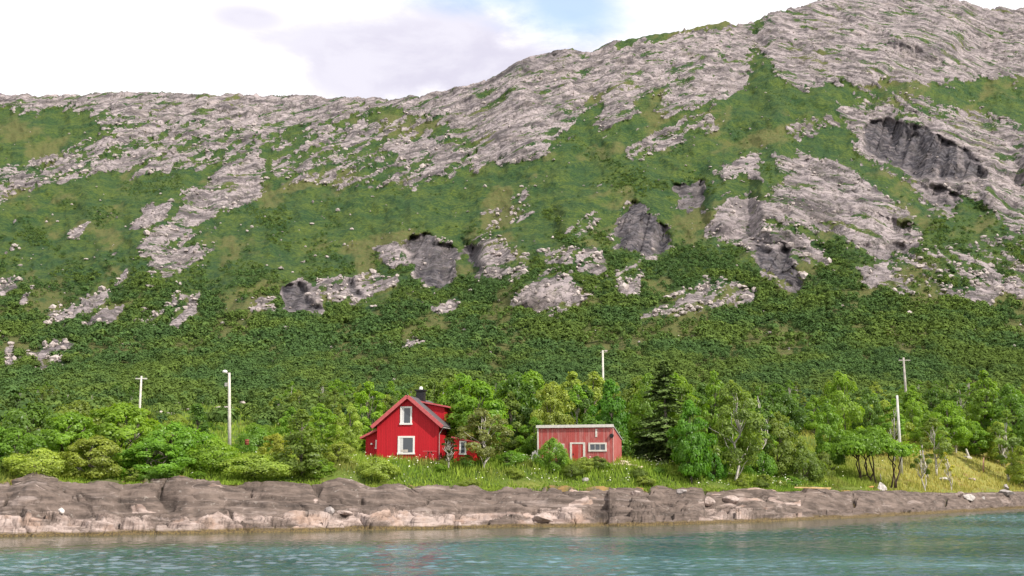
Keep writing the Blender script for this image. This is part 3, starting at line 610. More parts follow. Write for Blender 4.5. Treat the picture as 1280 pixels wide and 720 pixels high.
LIST = [
 # kind, name, cat, px, top row, width px, D, colour, label
 ('bush',B,'bush',40,500,120,96,G3,'dark green dense bush rising at the far left end of the thicket'),
 ('bush',B,'bush',95,497,110,100,OL,'olive bush behind the thicket, between the dark end bush and the utility pole with crossarm'),
 ('bush','willow_bush','bush',15,532,100,86,G2,'bright green willow bush above the rocks at the left edge of the picture'),
 ('bush','willow_bush','bush',85,517,120,88,G1,'bright yellow green willow bush in the middle of the left thicket'),
 ('bush','willow_bush','bush',150,506,150,90,G1,'largest light green willow bush, bulging in front of the utility pole with crossarm'),
 ('bush','willow_bush','bush',215,524,110,89,G2,'light willow bush on the sloping shoulder of the thicket beside the large willow'),
 ('bush','willow_bush','bush',118,546,110,83,G4,'low pale green willow bush at the foot of the thicket above the brown turf ledge'),
 ('bush','willow_bush','bush',192,552,120,83.5,G2,'low round willow bush above the orange patch of dry grass'),
 ('bush','willow_bush','bush',50,558,90,82,G4,'pale low scrub bush above the pale stones on the left rocks'),
 ('bush','willow_bush','bush',-40,520,120,86,G2,'green bush cut by the left edge of the picture'),
 ('cone','small_tree','tree',243,503,46,101,G3,'small dark green tree standing up behind the thicket, just before the lamp pole'),
 ('bush',B,'bush',265,545,80,88,G1,'bright bush at the foot of the lamp pole'),
 ('bush',B,'bush',318,566,100,87.5,G4,'low pale green bush spreading in front of the red barrel'),
 ('bush',B,'bush',318,530,60,106,G2,'green bush behind the lamp pole foot'),
 ('bush',B,'bush',345,543,60,97,YE,'small yellow green bush right behind the red barrel'),
 ('cone','juniper_tree','tree',375,510,62,88,OL,'dark grey green conical juniper standing before the bright trees left of the house'),
 ('broad',T_,'tree',398,503,66,110,G1,'bright green tree behind the grey green juniper'),
 ('broad',T_,'tree',362,507,44,116,G2,'green tree showing to the left of the juniper top'),
 ('bush',B,'bush',425,553,60,93,G4,'pale bush between the juniper and the house lean-to'),
 ('bush',B,'bush',395,572,66,89.5,G1,'low bush at the foot of the juniper above the rocks'),
 ('broad',T_,'tree',460,476,72,112,G1,'light green tree rising behind the left slope of the house roof'),
 ('broad',T_,'tree',436,502,40,108,G4,'small pale green tree beside the house lean-to'),
 ('broad',T_,'tree',540,470,60,122,OL,'olive tree behind the house chimney'),
 ('birch','birch_tree','tree',505,484,40,124,G3,'dark slim birch behind the ridge of the house'),
 ('broad',T_,'tree',578,463,64,118,G2,'tall green tree behind the house dormer'),
 ('maple','maple_tree','tree',598,474,84,100.5,G1,'bright green leafy tree close to the right side of the house'),
 ('pale','rowan_tree','tree',606,508,70,95.6,GREY,'grey green small tree with pale bent trunk in front of the tree beside the house'),
 ('broad',T_,'tree',645,462,66,116,G3,'tall dark green tree between house and boathouse'),
 ('broad',T_,'tree',668,520,50,104,G2,'small green tree behind the left corner of the boathouse'),
 ('broad',T_,'tree',690,474,58,112,G4,'pale green tree above the left end of the boathouse roof'),
 ('birch','birch_tree','tree',722,478,44,116,G1,'light green slim birch above the middle of the boathouse roof'),
 ('maple','maple_tree','tree',764,473,54,108,SAT,'saturated deep green maple over the right end of the boathouse roof'),
 ('broad',T_,'tree',800,468,56,120,OL,'olive green tree between the deep green maple and the spruce'),
 ('spruce','spruce_tree','tree',833,450,92,106,(.120,.190,.055),'tall dark spruce with drooping boughs right of the boathouse'),
 ('maple','rowan_tree','tree',864,499,56,100,SAT,'rich green rounded tree in front of the right side of the spruce'),
 ('bush',B,'bush',812,542,50,108,DK,'dark shaded bush beneath the spruce on the boathouse side'),
 ('broad',T_,'tree',897,462,56,112,G1,'yellow green tall tree behind the dark crowned tree with pale trunk'),
 ('pale','birch_tree','tree',922,474,86,103,OL,'broad olive tree with a pale forked trunk right of the spruce'),
 ('birch','birch_tree','tree',952,480,46,110,G3,'dark birch leaning on the right side of the broad olive tree'),
 ('broad',T_,'tree',975,512,52,112,OL,'lower olive tree tapering down at the right of the broad olive tree'),
 ('bush',B,'bush',890,554,38,103,SAT,'round deep green bush in the meadow below the rich green tree'),
 ('bush',B,'bush',950,558,40,110,G2,'green bush right of the pale forked trunk'),
 ('bush',B,'bush',1003,552,56,112,OL,'olive scrub bush at the edge of the dry slope'),
 ('broad',T_,'tree',1038,496,46,120,G2,'green tree at the left of the tall pair behind the umbrella crowned thicket'),
 ('broad',T_,'tree',1056,461,56,132,G1,'tall bright green tree behind the umbrella crowned thicket'),
 ('broad',T_,'tree',1090,484,46,140,G3,'dark green tree left of the tall grey utility pole'),
 ('birch','birch_tree','tree',1118,497,40,136,G2,'slim birch just left of the short grey post'),
 ('umbrella','umbrella_willow','tree',1086,536,116,119,(.17,.30,.03),'low flat crowned willow on many dark bare stems'),
 ('broad',T_,'tree',1146,497,30,150,G1,'small bright tree in front of the tall grey utility pole'),
 ('birch','birch_tree','tree',1170,520,46,134,OL,'thin olive birch with pale stems on the dry slope right of the posts'),
 ('birch','birch_tree','tree',1196,500,40,150,G2,'green birch rising above the dry slope, second right of the posts'),
 ('maple','rowan_tree','tree',1222,526,44,152,G1,'bright green small tree over the leaning pale stump'),
 ('broad',T_,'tree',1238,462,60,160,G1,'tall bright tree near the right edge above the cable'),
 ('broad',T_,'tree',1268,478,56,158,G2,'green tree at the right edge of the picture above the dry slope'),
 ('birch','birch_tree','tree',1262,510,50,143,OL,'olive birch with thick pale trunk at the right edge'),
 ('broad',T_,'tree',1310,480,70,160,G2,'green tree cut by the right edge of the picture'),
 ('birch','birch_tree','tree',1210,478,36,175,G3,'dark slim tree behind the cable, left of the tall bright tree'),
 ('sapling','sapling','tree',561,543,32,94.5,(.12,.14,.04),'yellowish sapling growing against the right corner of the house'),
 ('bush',B,'bush',692,545,42,97.3,G2,'green bush hiding the left half of the boathouse front'),
 ('sapling','sapling','tree',1155,548,26,122,OL,'thin sapling with bare pale stem beside the short grey post'),
 ('sapling','sapling','tree',1187,560,22,128,YE,'small yellowish sapling on the dry slope between birch and pale stump'),
 ('bush',B,'bush',850,586,44,101.5,G4,'pale green weedy bush in the meadow right of the boathouse'),
 ('bush',B,'bush',985,594,36,109,G2,'low green bush in the meadow above the driftwood plank'),
 ('bush',B,'bush',925,592,40,105,G4,'pale green weedy bush in the meadow below the broad olive tree'),
 ('bush',B,'bush',470,570,60,91,G4,'low pale weeds bush before the left corner of the house'),
 ('bush',B,'bush',640,562,50,99,G2,'green bush in the gap between house and boathouse'),
 ('bush',B,'bush',740,520,90,106,G3,'dark bush behind the boathouse'),
 ('bush',B,'bush',1030,565,36,116,OL,'small olive scrub left of the umbrella willow stems'),
 ('broad',T_,'tree',813,464,54,114,G2,'green rounded tree crowding the left side of the spruce'),
 ('maple','maple_tree','tree',855,470,58,113,G1,'bright leafy tree crowding the right side of the spruce'),
]
for it in LIST: plant(*it)
# loose wood between the near trees and the foot of the fell: single birches
rw = random.Random(8); cols = (G1,G2,G3,OL,G4,OL,G3)
for i in range(150):
    D = 118+ (i/150)**.8*178+rw.uniform(-5,5); px = rw.uniform(-140,1420); 
    if px < 380 and D < 170 and rw.random() < .7: D += 70
    if px > 1080 and D < 150: D += 50
    if 165 < px < 335 and D > 150: px += 190
    h = rw.uniform(4.2,7.2)*(1 if D>150 else .85); loc = spot(px, D, -.2)
    kind = rw.choice(['broad','birch','birch','pale','cone'])
    i_ = rw.randrange(9)%len(PROTO[kind]); cr, tr = PROTO[kind][i_]
    e = thing('birch_tree', 'birch in the loose wood between the meadow and the foot of the mountain', 'tree', loc, rw.uniform(0,6.28), 'birches of the loose wood below the mountain')
    s = h/NATH[kind]; e.scale = (s*1.1,s*1.1,s); c = link('crown', cr, None, e); col = rw.choice(cols); j = rw.uniform(.75,1.0)
    c.color = (col[0]*j,col[1]*j,col[2]*j,1); link('trunk', tr, None, e)

# weeds along the top edge of the rocks
for i in range(34):
    px = rw.uniform(-40,1080); D = float(shore_d(px))+rw.uniform(9.0,12.5); i_ = rw.randrange(9)%len(PROTO['bush']); cr, tr = PROTO['bush'][i_]; s = rw.uniform(.16,.34)
    e = thing('weed_clump', 'low leafy weed clump growing along the top edge of the shore rocks', 'weeds', spot(px,D,-.08), rw.uniform(0,6.28), 'weed clumps along the top edge of the shore rocks'); e.scale = (s*1.5,s*1.3,s)
    c = link('foliage', cr, None, e); col = rw.choice((G1,G2,OL,G4,G4)); c.color = (*[x*.9 for x in col],1); link('stem', tr, None, e)

# dense row of trees right behind the two red buildings
for i in range(54):
    px = (rw.uniform(415,1010) if i % 2 else rw.uniform(560,900)) if i < 40 else rw.uniform(1020,1300); D = rw.uniform(114,136) if px < 1010 else rw.uniform(138,168); kind = rw.choice(['broad','broad','maple','cone','broad'])
    i_ = rw.randrange(9)%len(PROTO[kind]); cr, tr = PROTO[kind][i_]; h = rw.uniform(6.8,10.2) if px < 1010 else rw.uniform(5.5,8.2); s = h/NATH[kind]
    e = thing('broadleaf_tree', 'green broadleaf tree in the dense row of trees standing behind the meadow', 'tree', spot(px,D,-.2), rw.uniform(0,6.28), 'row of trees behind the meadow'); e.scale = (s,s,s)
    c = link('crown', cr, None, e); col = rw.choice((G1,G1,G2,OL,G4,G3)); j = rw.uniform(.85,1.05); c.color = (col[0]*j,col[1]*j,col[2]*j,1); link('trunk', tr, None, e)

# low scrub on the heath behind the lamp pole
for i in range(26):
    px = rw.uniform(168,350); D = rw.uniform(104,215); i_ = rw.randrange(9)%len(PROTO['bush']); cr, tr = PROTO['bush'][i_]; s = rw.uniform(.35,.75)
    e = thing('leafy_bush', 'low scrub bush on the open heath behind the lamp pole', 'bush', spot(px,D,-.1), rw.uniform(0,6.28), 'low scrub on the heath behind the lamp pole'); e.scale = (s,s,s*.9)
    c = link('foliage', cr, None, e); col = rw.choice((G1,G2,OL,G4,OL)); j = rw.uniform(.7,.95); c.color = (col[0]*j,col[1]*j,col[2]*j,1); link('stem', tr, None, e)

# far wood on the fell side, reads as one mass
rng = np.random.default_rng(77)
dens = np.clip(sstep(.50,.24,T+.14*fbm(PX*.014,PY*.02,3,301))*1.0+sstep(.0,.35,fbm(PX*.016,PY*.028,3,311)-.22*T)*sstep(1.0,.6,T)*.95,0,1)
dens *= sstep(.22,.04,soften(rm,14))*np.clip(1-.85*heath,0,1)
area = D**2; pr = (dens*area*np.clip((T<.9),0,1)); pr = pr/pr.sum()
N = 44000
idx = rng.choice(pr.size, N, p=pr.ravel()); bx = MX.ravel()[idx]; by = MY.ravel()[idx]; bz = MZ.ravel()[idx]; bt = T.ravel()[idx]
# and the shelf of ground below it
sx = rng.uniform(-300,1600,4200); sd_ = 165+140*rng.uniform(0,1,4200)**.75; sx = np.where((sx>172)&(sx<322)&(rng.uniform(0,1,4200)<.8), sx+rng.uniform(160,900,4200), sx)
bx = np.concatenate([bx, tan_of(592,sx)[0]*sd_]); by = np.concatenate([by, sd_]); bz = np.concatenate([bz, ground_z(sx,sd_)]); bt = np.concatenate([bt, np.zeros(4200)])
hh_ = (3.0-2.6*np.clip(bt,0,.75))*(rng.uniform(.5,1.15,len(bt))+.4*(rng.uniform(0,1,len(bt))<.08)*(bt<.45)); ww = hh_*rng.uniform(.46,.74,len(bt))
def wood_quads(sel, K, leaf):
    x,y,z,h,w_ = bx[sel],by[sel],bz[sel],hh_[sel],ww[sel]; n = len(x)
    d = unit(rng, n*K).reshape(n,K,3); d[...,2] = np.where(d[...,2]<-.45,-d[...,2],d[...,2])
    lump = 1+.25*np.sin(d[...,0]*5+x[:,None])*np.cos(d[...,2]*4+y[:,None])
    kk = (rng.uniform(.62,1.05,(n,K))*lump)[...,None]
    P = np.stack([x,y,z],-1)[:,None,:]+d*kk*np.stack([w_,w_,h*.5],-1)[:,None,:]+np.stack([0*x,0*x,h*.52],-1)[:,None,:]
    q = d+rng.normal(size=d.shape)*.22+np.array([0,0,.2]); q /= np.linalg.norm(q,axis=-1,keepdims=True)
    V, t = leaf_quads(rng, P.reshape(-1,3), q.reshape(-1,3), np.repeat(w_*leaf,K), .75)
    return V, np.clip(.2*t+.8*np.repeat(rng.uniform(0,1,n),K*4),0,1)
nearsel = by < 390
Va, ta = wood_quads(nearsel, 170, .17); Vb, tb = wood_quads(~nearsel, 46, .30)
V = np.concatenate([Va,Vb]); tt_ = np.concatenate([ta,tb])
me = quads_mesh('birch_wood', V, tt_)
wood = link('birch_wood', me, leaf_mat('far_leaves', .18, False, (.074,.134,.048), .28, True))
wood['kind'] = 'stuff'; tag(wood, 'birch wood and scrub covering the green lower half of the mountain side', 'wood')

# scree: loose pale stones along the edges of the rock
edge = ((rm>.1)*(rm<.9)*1.0+.05*(rm>=.9))*(1-np.clip(soften(stain_shade,8)*2,0,1)); pr = ((edge*sstep(.10,.2,rock+.08)+.012)*(T>.04)*(T<.97)*area); pr /= pr.sum()
ns_ = 6500; idx = rng.choice(pr.size, ns_, p=pr.ravel()); c = np.stack([MX.ravel()[idx],MY.ravel()[idx],MZ.ravel()[idx]],-1)
ico = np.array([(0,0,1),(.89,0,.45),(.28,.85,.45),(-.72,.53,.45),(-.72,-.53,.45),(.28,-.85,.45),(.72,.53,-.45),(-.28,.85,-.45),(-.89,0,-.45),(-.28,-.85,-.45),(.72,-.53,-.45),(0,0,-1)])
icf = np.array([(0,1,2),(0,2,3),(0,3,4),(0,4,5),(0,5,1),(1,6,2),(2,7,3),(3,8,4),(4,9,5),(5,10,1),(1,10,6),(2,6,7),(3,7,8),(4,8,9),(5,9,10),(6,11,7),(7,11,8),(8,11,9),(9,11,10),(10,11,6)])
def stones(c, size, rng):
    n = len(c); sc_ = size[:,None,None]*rng.uniform(.6,1.4,(n,1,3))*np.array([1.25,1.0,.75])*rng.uniform(.7,1.25,(n,12,1))
    a = rng.uniform(0,6.28,n); R = np.zeros((n,3,3)); R[:,0,0]=np.cos(a);R[:,0,1]=-np.sin(a);R[:,1,0]=np.sin(a);R[:,1,1]=np.cos(a);R[:,2,2]=1
    V = np.einsum('nij,nkj->nki', R, ico[None]*sc_)+c[:,None,:]
    Fc = icf[None]+12*np.arange(n)[:,None,None]
    return V.reshape(-1,3), Fc.reshape(-1,3)
V, Fc = stones(c+np.array([0,-.6,.4]), rng.gamma(1.3,.32,ns_)+.25, rng)
STONE = NT('pale_stone'); p_=STONE.pos(); sn=STONE.noise(.8,5,p_,.6)
STONE.bsdf(STONE.mix(STONE.ramp(sn,.3,.7),(.27,.225,.21),(.52,.455,.42)),.9,STONE.bump(sn,.6,.15),.15)
o = link('scree', np_mesh('scree', V, Fc), STONE.m); o['kind']='stuff'; tag(o,'pale loose scree stones strewn along the rock bands of the mountain','scree')

# meadow grass and herbs between the rock and the houses
def blades(n, pxr, sr, h, w_, seed, lean=.5, keep=None):
    rng=np.random.default_rng(seed); px=rng.uniform(*pxr,n); s=sr[0]+(sr[1]-sr[0])*rng.uniform(0,1,n)**1.5; Dd=shore_d(px)+s
    x=tan_of(592,px)[0]*Dd; k=fbm(x*.25,Dd*.25,3,401+seed)
    if keep is not None: m_=keep(px,s,k,rng); px,s,Dd,x,k=px[m_],s[m_],Dd[m_],x[m_],k[m_]
    n=len(px); z=ground_z(px,Dd)+np.where(s<10,-.05,0); hh=h*rng.uniform(.5,1.3,n)*(1+.7*np.clip(k,-.6,1))*np.clip((s-7.5)/4,.35,1)
    a=rng.uniform(0,6.28,n); le=rng.uniform(0,lean,n)*hh; b=np.stack([np.cos(a),np.sin(a),0*a],-1)*(w_*rng.uniform(.6,1.3,n))[:,None]
    c=rng.uniform(0,6.28,n); t_=np.stack([np.cos(c)*le,np.sin(c)*le,hh],-1); P0=np.stack([x,Dd,z-.05],-1)
    V=np.stack([P0-b,P0+b,P0+t_*.6+b*.8,P0+t_,],1).reshape(-1,3)
    return V, np.repeat(np.clip(.5+.5*k+rng.uniform(-.3,.3,n),0,1),4), P0+t_
Vx,tx_,_ = blades(45000,(-140,1430),(40,190),.7,.13,4,.6)
V1,t1_,_ = blades(120000,(-120,1420),(8.2,46),.55,.055,1,.55,lambda px,s,k,r:(px<1090)|(r.uniform(0,1,len(px))<.5))
me = quads_mesh('meadow_grass', np.concatenate([V1,Vx]), np.concatenate([t1_,tx_]))
GR = NT('grass_blades'); gx=GR.noise(.16,4,GR.pos()); gp=GR.n('ShaderNodeSeparateXYZ',Vector=GR.pos()).outputs[0]
gcol=GR.mix(GR.attr('tint'),(.150,.265,.028),(.32,.42,.065)); gcol=GR.mix(GR.ramp(gx,.5,.66),gcol,(.26,.27,.07)); gcol=GR.mix(GR.ramp(gp,33,47),gcol,GR.mix(GR.attr('tint'),(.50,.42,.11),(.30,.32,.07)))
dd_=GR.n('ShaderNodeBsdfDiffuse',Color=gcol); tr_=GR.n('ShaderNodeBsdfTranslucent',Color=gcol); mm_=GR.n('ShaderNodeMixShader'); mm_.inputs[0].default_value=.3
GR.t.links.new(dd_.outputs[0],mm_.inputs[1]); GR.t.links.new(tr_.outputs[0],mm_.inputs[2]); GR.t.links.new(mm_.outputs[0],GR.out.inputs[0])
o=link('meadow_grass',me,GR.m); o['kind']='stuff'; tag(o,'tall green meadow grass between the shore rocks and the trees','grass')
# flower heads on stalks
V2,t2_,tip = blades(3600,(-60,1120),(9.5,26),.62,.012,2,.3,lambda px,s,k,r:(k>-.05)&((np.abs(px-790)<170)|(np.abs(px-500)<70)|(np.abs(px-930)<90)|(r.uniform(0,1,len(px))<.22)))
rng=np.random.default_rng(3); n=len(tip); nn=np.tile(np.array([0,-.35,1.0]),(n,1))+rng.normal(size=(n,3))*.35; nn/=np.linalg.norm(nn,axis=1)[:,None]
Vf,tf=leaf_quads(rng,tip,nn,np.full(n,.062),.9)
me=np_mesh('wild_flowers',np.concatenate([V2,Vf]),np.arange(len(V2)+len(Vf)).reshape(-1,4)); attr(me,'tint',np.concatenate([t2_*0,.5+.5*tf]))
FL=NT('flower_heads'); ft=FL.attr('tint'); FL.bsdf(FL.mix(FL.ramp(ft,.3,.5),(.09,.14,.03),FL.mix(FL.ramp(ft,.55,.9),(.68,.64,.36),(.72,.72,.62))),.9)
o=link('wild_flowers',me,FL.m); o['kind']='stuff'; tag(o,'white and cream wild flowers scattered through the meadow before the two red buildings','flowers')
# ---------------------------------------------------------------- buildings
def boards(name, col, col2, pitch=.16, weather=0.0, pale=(.5,.36,.33)):
    m = NT(name); tcx = m.n('ShaderNodeTexCoord').outputs['Object']; sx = m.n('ShaderNodeSeparateXYZ', Vector=tcx)
    nrm = m.n('ShaderNodeSeparateXYZ', Vector=m.n('ShaderNodeTexCoord').outputs['Normal'])
    side = m.math('GREATER_THAN', m.math('ABSOLUTE', nrm.outputs[0]), .6)
    u = m.math('ADD', m.math('MULTIPLY', sx.outputs[0], m.math('SUBTRACT',1.0,side)), m.math('MULTIPLY', sx.outputs[1], side))
    k = m.math('DIVIDE', u, pitch); fr = m.math('FRACT', k); idn = m.math('FLOOR', k)
    wn = m.n('ShaderNodeTexWhiteNoise', noise_dimensions='1D', W=idn).outputs[0]
    groove = m.math('MULTIPLY', m.ramp(fr,.0,.08,0,1), m.ramp(fr,1.0,.92,0,1))
    n = m.noise(2.2,5,m.pos((2.5,2.5,.55),obj=True),.65)
    c = m.mix(wn, col, col2)
    if weather: c = m.mix(m.math('MULTIPLY', m.ramp(m.math('ADD', n, m.math('MULTIPLY', m.math('SUBTRACT',wn,.5), .35)), .42,.68), weather), c, pale)
    else: c = m.mix(m.math('MULTIPLY', m.ramp(n,.5,.7), .25), c, tuple(x*.7 for x in col))
    c = m.mix(m.math('MULTIPLY', m.math('SUBTRACT',1.0,groove), .45), c, tuple(x*.25 for x in col))
    m.bsdf(c, .65, m.bump(groove, .8, .02), .3); return m.m
RED = boards('red_painted_boards', (.52,.012,.022), (.45,.010,.018))
RED2 = boards('bright_red_boards', (.62,.022,.020), (.56,.018,.018))
FADED = boards('faded_red_boards', (.46,.095,.085), (.38,.076,.068), .2, .65, (.52,.22,.20))
WHITE = plain('white_paint', (.78,.76,.72), .6, .06, 8); FASC = plain('faded_red_trim', (.50,.105,.11), .7, .15, 5); WHITE2 = plain('weathered_white_trim', (.66,.62,.56), .8, .12, 5)
ROOFM = boards('dark_roof_sheets', (.085,.075,.08), (.11,.095,.10), .28)
SOOT = plain('black_chimney_metal', (.018,.018,.02), .5, .3, 6); GREYC = plain('grey_concrete', (.30,.29,.27), .9, .25, 4)
GLASS = NT('window_glass'); GLASS.bsdf((.055,.065,.075), .06, None, .8); GLASS = GLASS.m
CURT = plain('white_curtain', (.62,.61,.60), .9, .1, 10); DOORM = boards('door_boards', (.50,.055,.045), (.42,.045,.04), .14, .3)
def window(par, x0, x1, z0, z1, y, fw=.14, curtain=True, mull=True, name='window'):
    """frame proud of a wall facing -y at y; pane and curtain behind it"""
    f = MB(); a, b = y-.05, y+.03
    f.box(x0,x1,a,b,z1-fw,z1); f.box(x0-.04,x1+.04,a-.04,b,z0-.03,z0+fw*.8)
    f.box(x0,x0+fw,a,b,z0+fw*.8,z1-fw); f.box(x1-fw,x1,a,b,z0+fw*.8,z1-fw)
    o = f.build(name, WHITE, par)
    MB().box(x0+fw,x1-fw,y-.012,y-.004,z0+fw*.8,z1-fw).build('pane', GLASS, o)
    if curtain:
        c = MB(); wd = (x1-x0-2*fw); c.box(x0+fw,x0+fw+wd*.26,y-.022,y-.014,z0+fw*.8,z1-fw)
        c.build('curtain', CURT, o)
    return o
def gable_prism(mb, x0, x1, y0, y1, z0, ze, zr):
    xm=(x0+x1)/2; P=[]
    for y in (y0,y1): P+=[(x0,y,z0),(x1,y,z0),(x1,y,ze),(xm,y,zr),(x0,y,ze)]
    return mb.poly(P,[(0,1,2,3,4),(9,8,7,6,5),(1,6,7,2),(2,7,8,3),(3,8,9,4),(4,9,5,0),(5,6,1,0)])
def slab(mb, pts, n, t):
    """a thick plate: four corners pushed along n by t"""
    n=Vector(n); q=[Vector(p)+n*t for p in pts]
    return mb.poly([Vector(p) for p in pts]+q,[(3,2,1,0),(4,5,6,7),(0,1,5,4),(1,2,6,5),(2,3,7,6),(3,0,4,7)])
# the house: local x to the right along the gable wall, y away from the water
HD = 98.0; TH = math.radians(10)
hb = spot(509, HD)
ppm = F/HD/1.0
house = thing('red_house', 'bright red wooden house with steep gable, white windows and black chimney', 'house', (hb.x, HD, 0), -TH)
zb = 4+HD*tan_of(579)[1]-.3; ze = 4+HD*tan_of(530)[1]; zr = 4+HD*tan_of(496.5)[1]; hw = 79/2*HD/F; L = 7.6
wm = gable_prism(MB(), -hw, hw, 0, L, zb, ze, zr-.02)
wall = wm.build('wall', RED, house)
rs = (zr-ze)/hw; ang = math.atan(rs); ov = .42; roof = MB()
nR = Vector((math.sin(ang),0,math.cos(ang))); nL = Vector((-math.sin(ang),0,math.cos(ang)))
oy = .35
slab(roof,[(0,-oy,zr),(hw+ov,-oy,ze-ov*rs),(hw+ov,L+oy,ze-ov*rs),(0,L+oy,zr)],nR,.16)
slab(roof,[(-hw-ov,-oy,ze-ov*rs),(0,-oy,zr),(0,L+oy,zr),(-hw-ov,L+oy,ze-ov*rs)],nL,.16)
ro = roof.build('roof', ROOFM, house)
vb = MB()
for s_ in (-1,1):
    a=Vector((0,-oy-.03,zr+.05)); b=Vector((s_*(hw+ov),-oy-.03,ze-ov*rs+.05)); n_=nR if s_>0 else nL
    slab(vb,[a-n_*.14,b-n_*.14,b+n_*.17,a+n_*.17] if s_>0 else [b-n_*.14,a-n_*.14,a+n_*.17,b+n_*.17],(0,-1,0),.05)
vb.build('barge_board', FASC, ro)
gt = MB(); gt.tube([(hw+ov+.05,-oy,ze-ov*rs),(hw+ov+.05,L+oy,ze-ov*rs)],.06,6); gt.tube([(hw+ov,-.1,ze-ov*rs),(hw+.07,-.08,ze-.9),(hw+.07,-.08,zb+.3)],.035,6); gt.build('gutter', GREYC, ro)
# dormer on the right roof slope
d0, d1 = 2.6, 6.4; dx0 = .55; dz0 = zr-dx0*rs+.16; dx1 = hw-.15; dzt = dz0-.40
dm = MB(); zf = zr-dx1*rs
P=[(dx0,d0,dz0-.1),(dx1,d0,zf),(dx1,d0,dzt-.08),(dx0,d1,dz0-.1),(dx1,d1,zf),(dx1,d1,dzt-.08)]
dm.poly(P,[(0,1,2),(5,4,3),(1,4,5,2),(0,2,5,3),(0,3,4,1)]); dmo = dm.build('dormer', RED, ro)
sl2 = MB(); slab(sl2,[(dx0-.25,d0-.25,dz0+.02),(dx1+.35,d0-.25,dzt-.10),(dx1+.35,d1+.25,dzt-.10),(dx0-.25,d1+.25,dz0+.02)],(0,0,1),.14); sl2.build('dormer_roof', FASC, dmo)
ch = MB(); ch.box(-.1,.62,3.0,3.75,zr-.6,zr+.78); cho = ch.build('chimney', SOOT, ro)
c2_ = MB(); c2_.box(-.2,.72,2.9,3.85,zr+.78,zr+.9); c2_.build('chimney_cap', SOOT, cho); MB().tube([(.26,3.37,zr+.9),(.26,3.37,zr+1.05),(.26,3.37,zr+1.2)],[.17,.17,.10],9).build('chimney_pot', WHITE, cho)
def hz(py): return 4+HD*tan_of(py)[1]
def hx(px): return (px-511.5)*HD/F
window(house, hx(501.5), hx(516.5), hz(530.5), hz(508), -.003, .15)
wl = window(house, hx(499), hx(520.5), hz(567.5), hz(545), -.003, .16)
MB().box(hx(503),hx(512),-.03,.0,hz(565),hz(562)).build('window_sill_pots', plain('pots',(.45,.4,.35)), wl)
MB().box(-hw-.004,-hw+.11,-.03,-.004,zb,ze-.1).build('corner_board', RED, house); MB().box(hw-.11,hw+.004,-.03,-.004,zb,ze-.1).build('corner_board', RED, house)
# lean-to on the left
lx = -hw-1.55; zl0 = 4+HD*tan_of(545)[1]; zl1 = 4+HD*tan_of(535)[1]
lt = MB(); y0,y1=1.6,5.6
lt.poly([(lx,y0,zb),(-hw,y0,zb),(-hw,y0,zl1),(lx,y0,zl0),(lx,y1,zb),(-hw,y1,zb),(-hw,y1,zl1),(lx,y1,zl0)],[(0,1,2,3),(7,6,5,4),(3,2,6,7),(4,0,3,7)]); lto = lt.build('lean_to', RED, house)
lr = MB(); k_=(zl1-zl0)/1.55; slab(lr,[(lx-.45,y0-.3,zl0-.45*k_),(-hw,y0-.3,zl1+.02),(-hw,y1+.2,zl1+.02),(lx-.45,y1+.2,zl0-.45*k_)],(0,0,1),.2); lr.build('lean_to_roof', FASC, lto)
window(house, -hw-.62, -hw-.04, 4+HD*tan_of(560)[1], 4+HD*tan_of(549)[1], y0-.003, .12, False)
lamp = MB(); lamp.tube([(-hw-.95,y0-.12,hz(555)),(-hw-.95,y0-.12,hz(553))],[.12,.08],8); lamp.bar((-hw-.95,y0-.1,hz(554)),(-hw-.95,y0,hz(554)),.04); lamp.build('wall_lamp', WHITE, house)
# small outhouse in front of the right side of the house, its front in full sun
OD = 95.6; ob = spot(580.5, OD); oh = thing('red_outhouse', 'small bright red outhouse with a white window, half under the tree right of the house', 'outhouse', (ob.x, OD, 0), -TH)
ow = 27*OD/F/2; az0 = float(ground_z(580,OD))-.4; az1 = 4+OD*tan_of(548)[1]
an = MB(); an.poly([(-ow,0,az0),(ow,0,az0),(ow,0,az1-.35),(-ow,0,az1),(-ow,2.0,az0),(ow,2.0,az0),(ow,2.0,az1-.35),(-ow,2.0,az1)],[(0,1,2,3),(1,5,6,2),(7,6,5,4),(4,0,3,7),(3,2,6,7)])
an.build('wall', RED2, oh)
ar = MB(); slab(ar,[(-ow-.2,-.2,az1+.06),(ow+.2,-.2,az1-.40),(ow+.2,2.2,az1-.40),(-ow-.2,2.2,az1+.06)],(0,0,1),.10); ar.build('roof', FASC, oh)
def oz(py): return 4+OD*tan_of(py)[1]
window(oh, -.45, .15, oz(568), oz(551), -.003, .13, False)
# trestle against the right corner of the gable
tx = thing('wooden_trestle', 'grey wooden trestle standing below the right corner of the house gable', 'trestle', (hb.x+2.05, HD-1.3, float(ground_z(540,HD-1.3))), -TH)
zt = hz(564)-float(ground_z(540,HD-1.3))
zt = max(.7, zt)
MB().box(-.55,.55,-.25,.25,zt-.06,zt).build('top', FASC, tx)
for s_ in (-1,1):
    MB().bar((s_*.5,-.2,-.1),(s_*.1,.2,zt-.06),.06).build('leg', FASC, tx); MB().bar((s_*.5,.2,-.1),(s_*.1,-.2,zt-.06),.06).build('leg', FASC, tx)

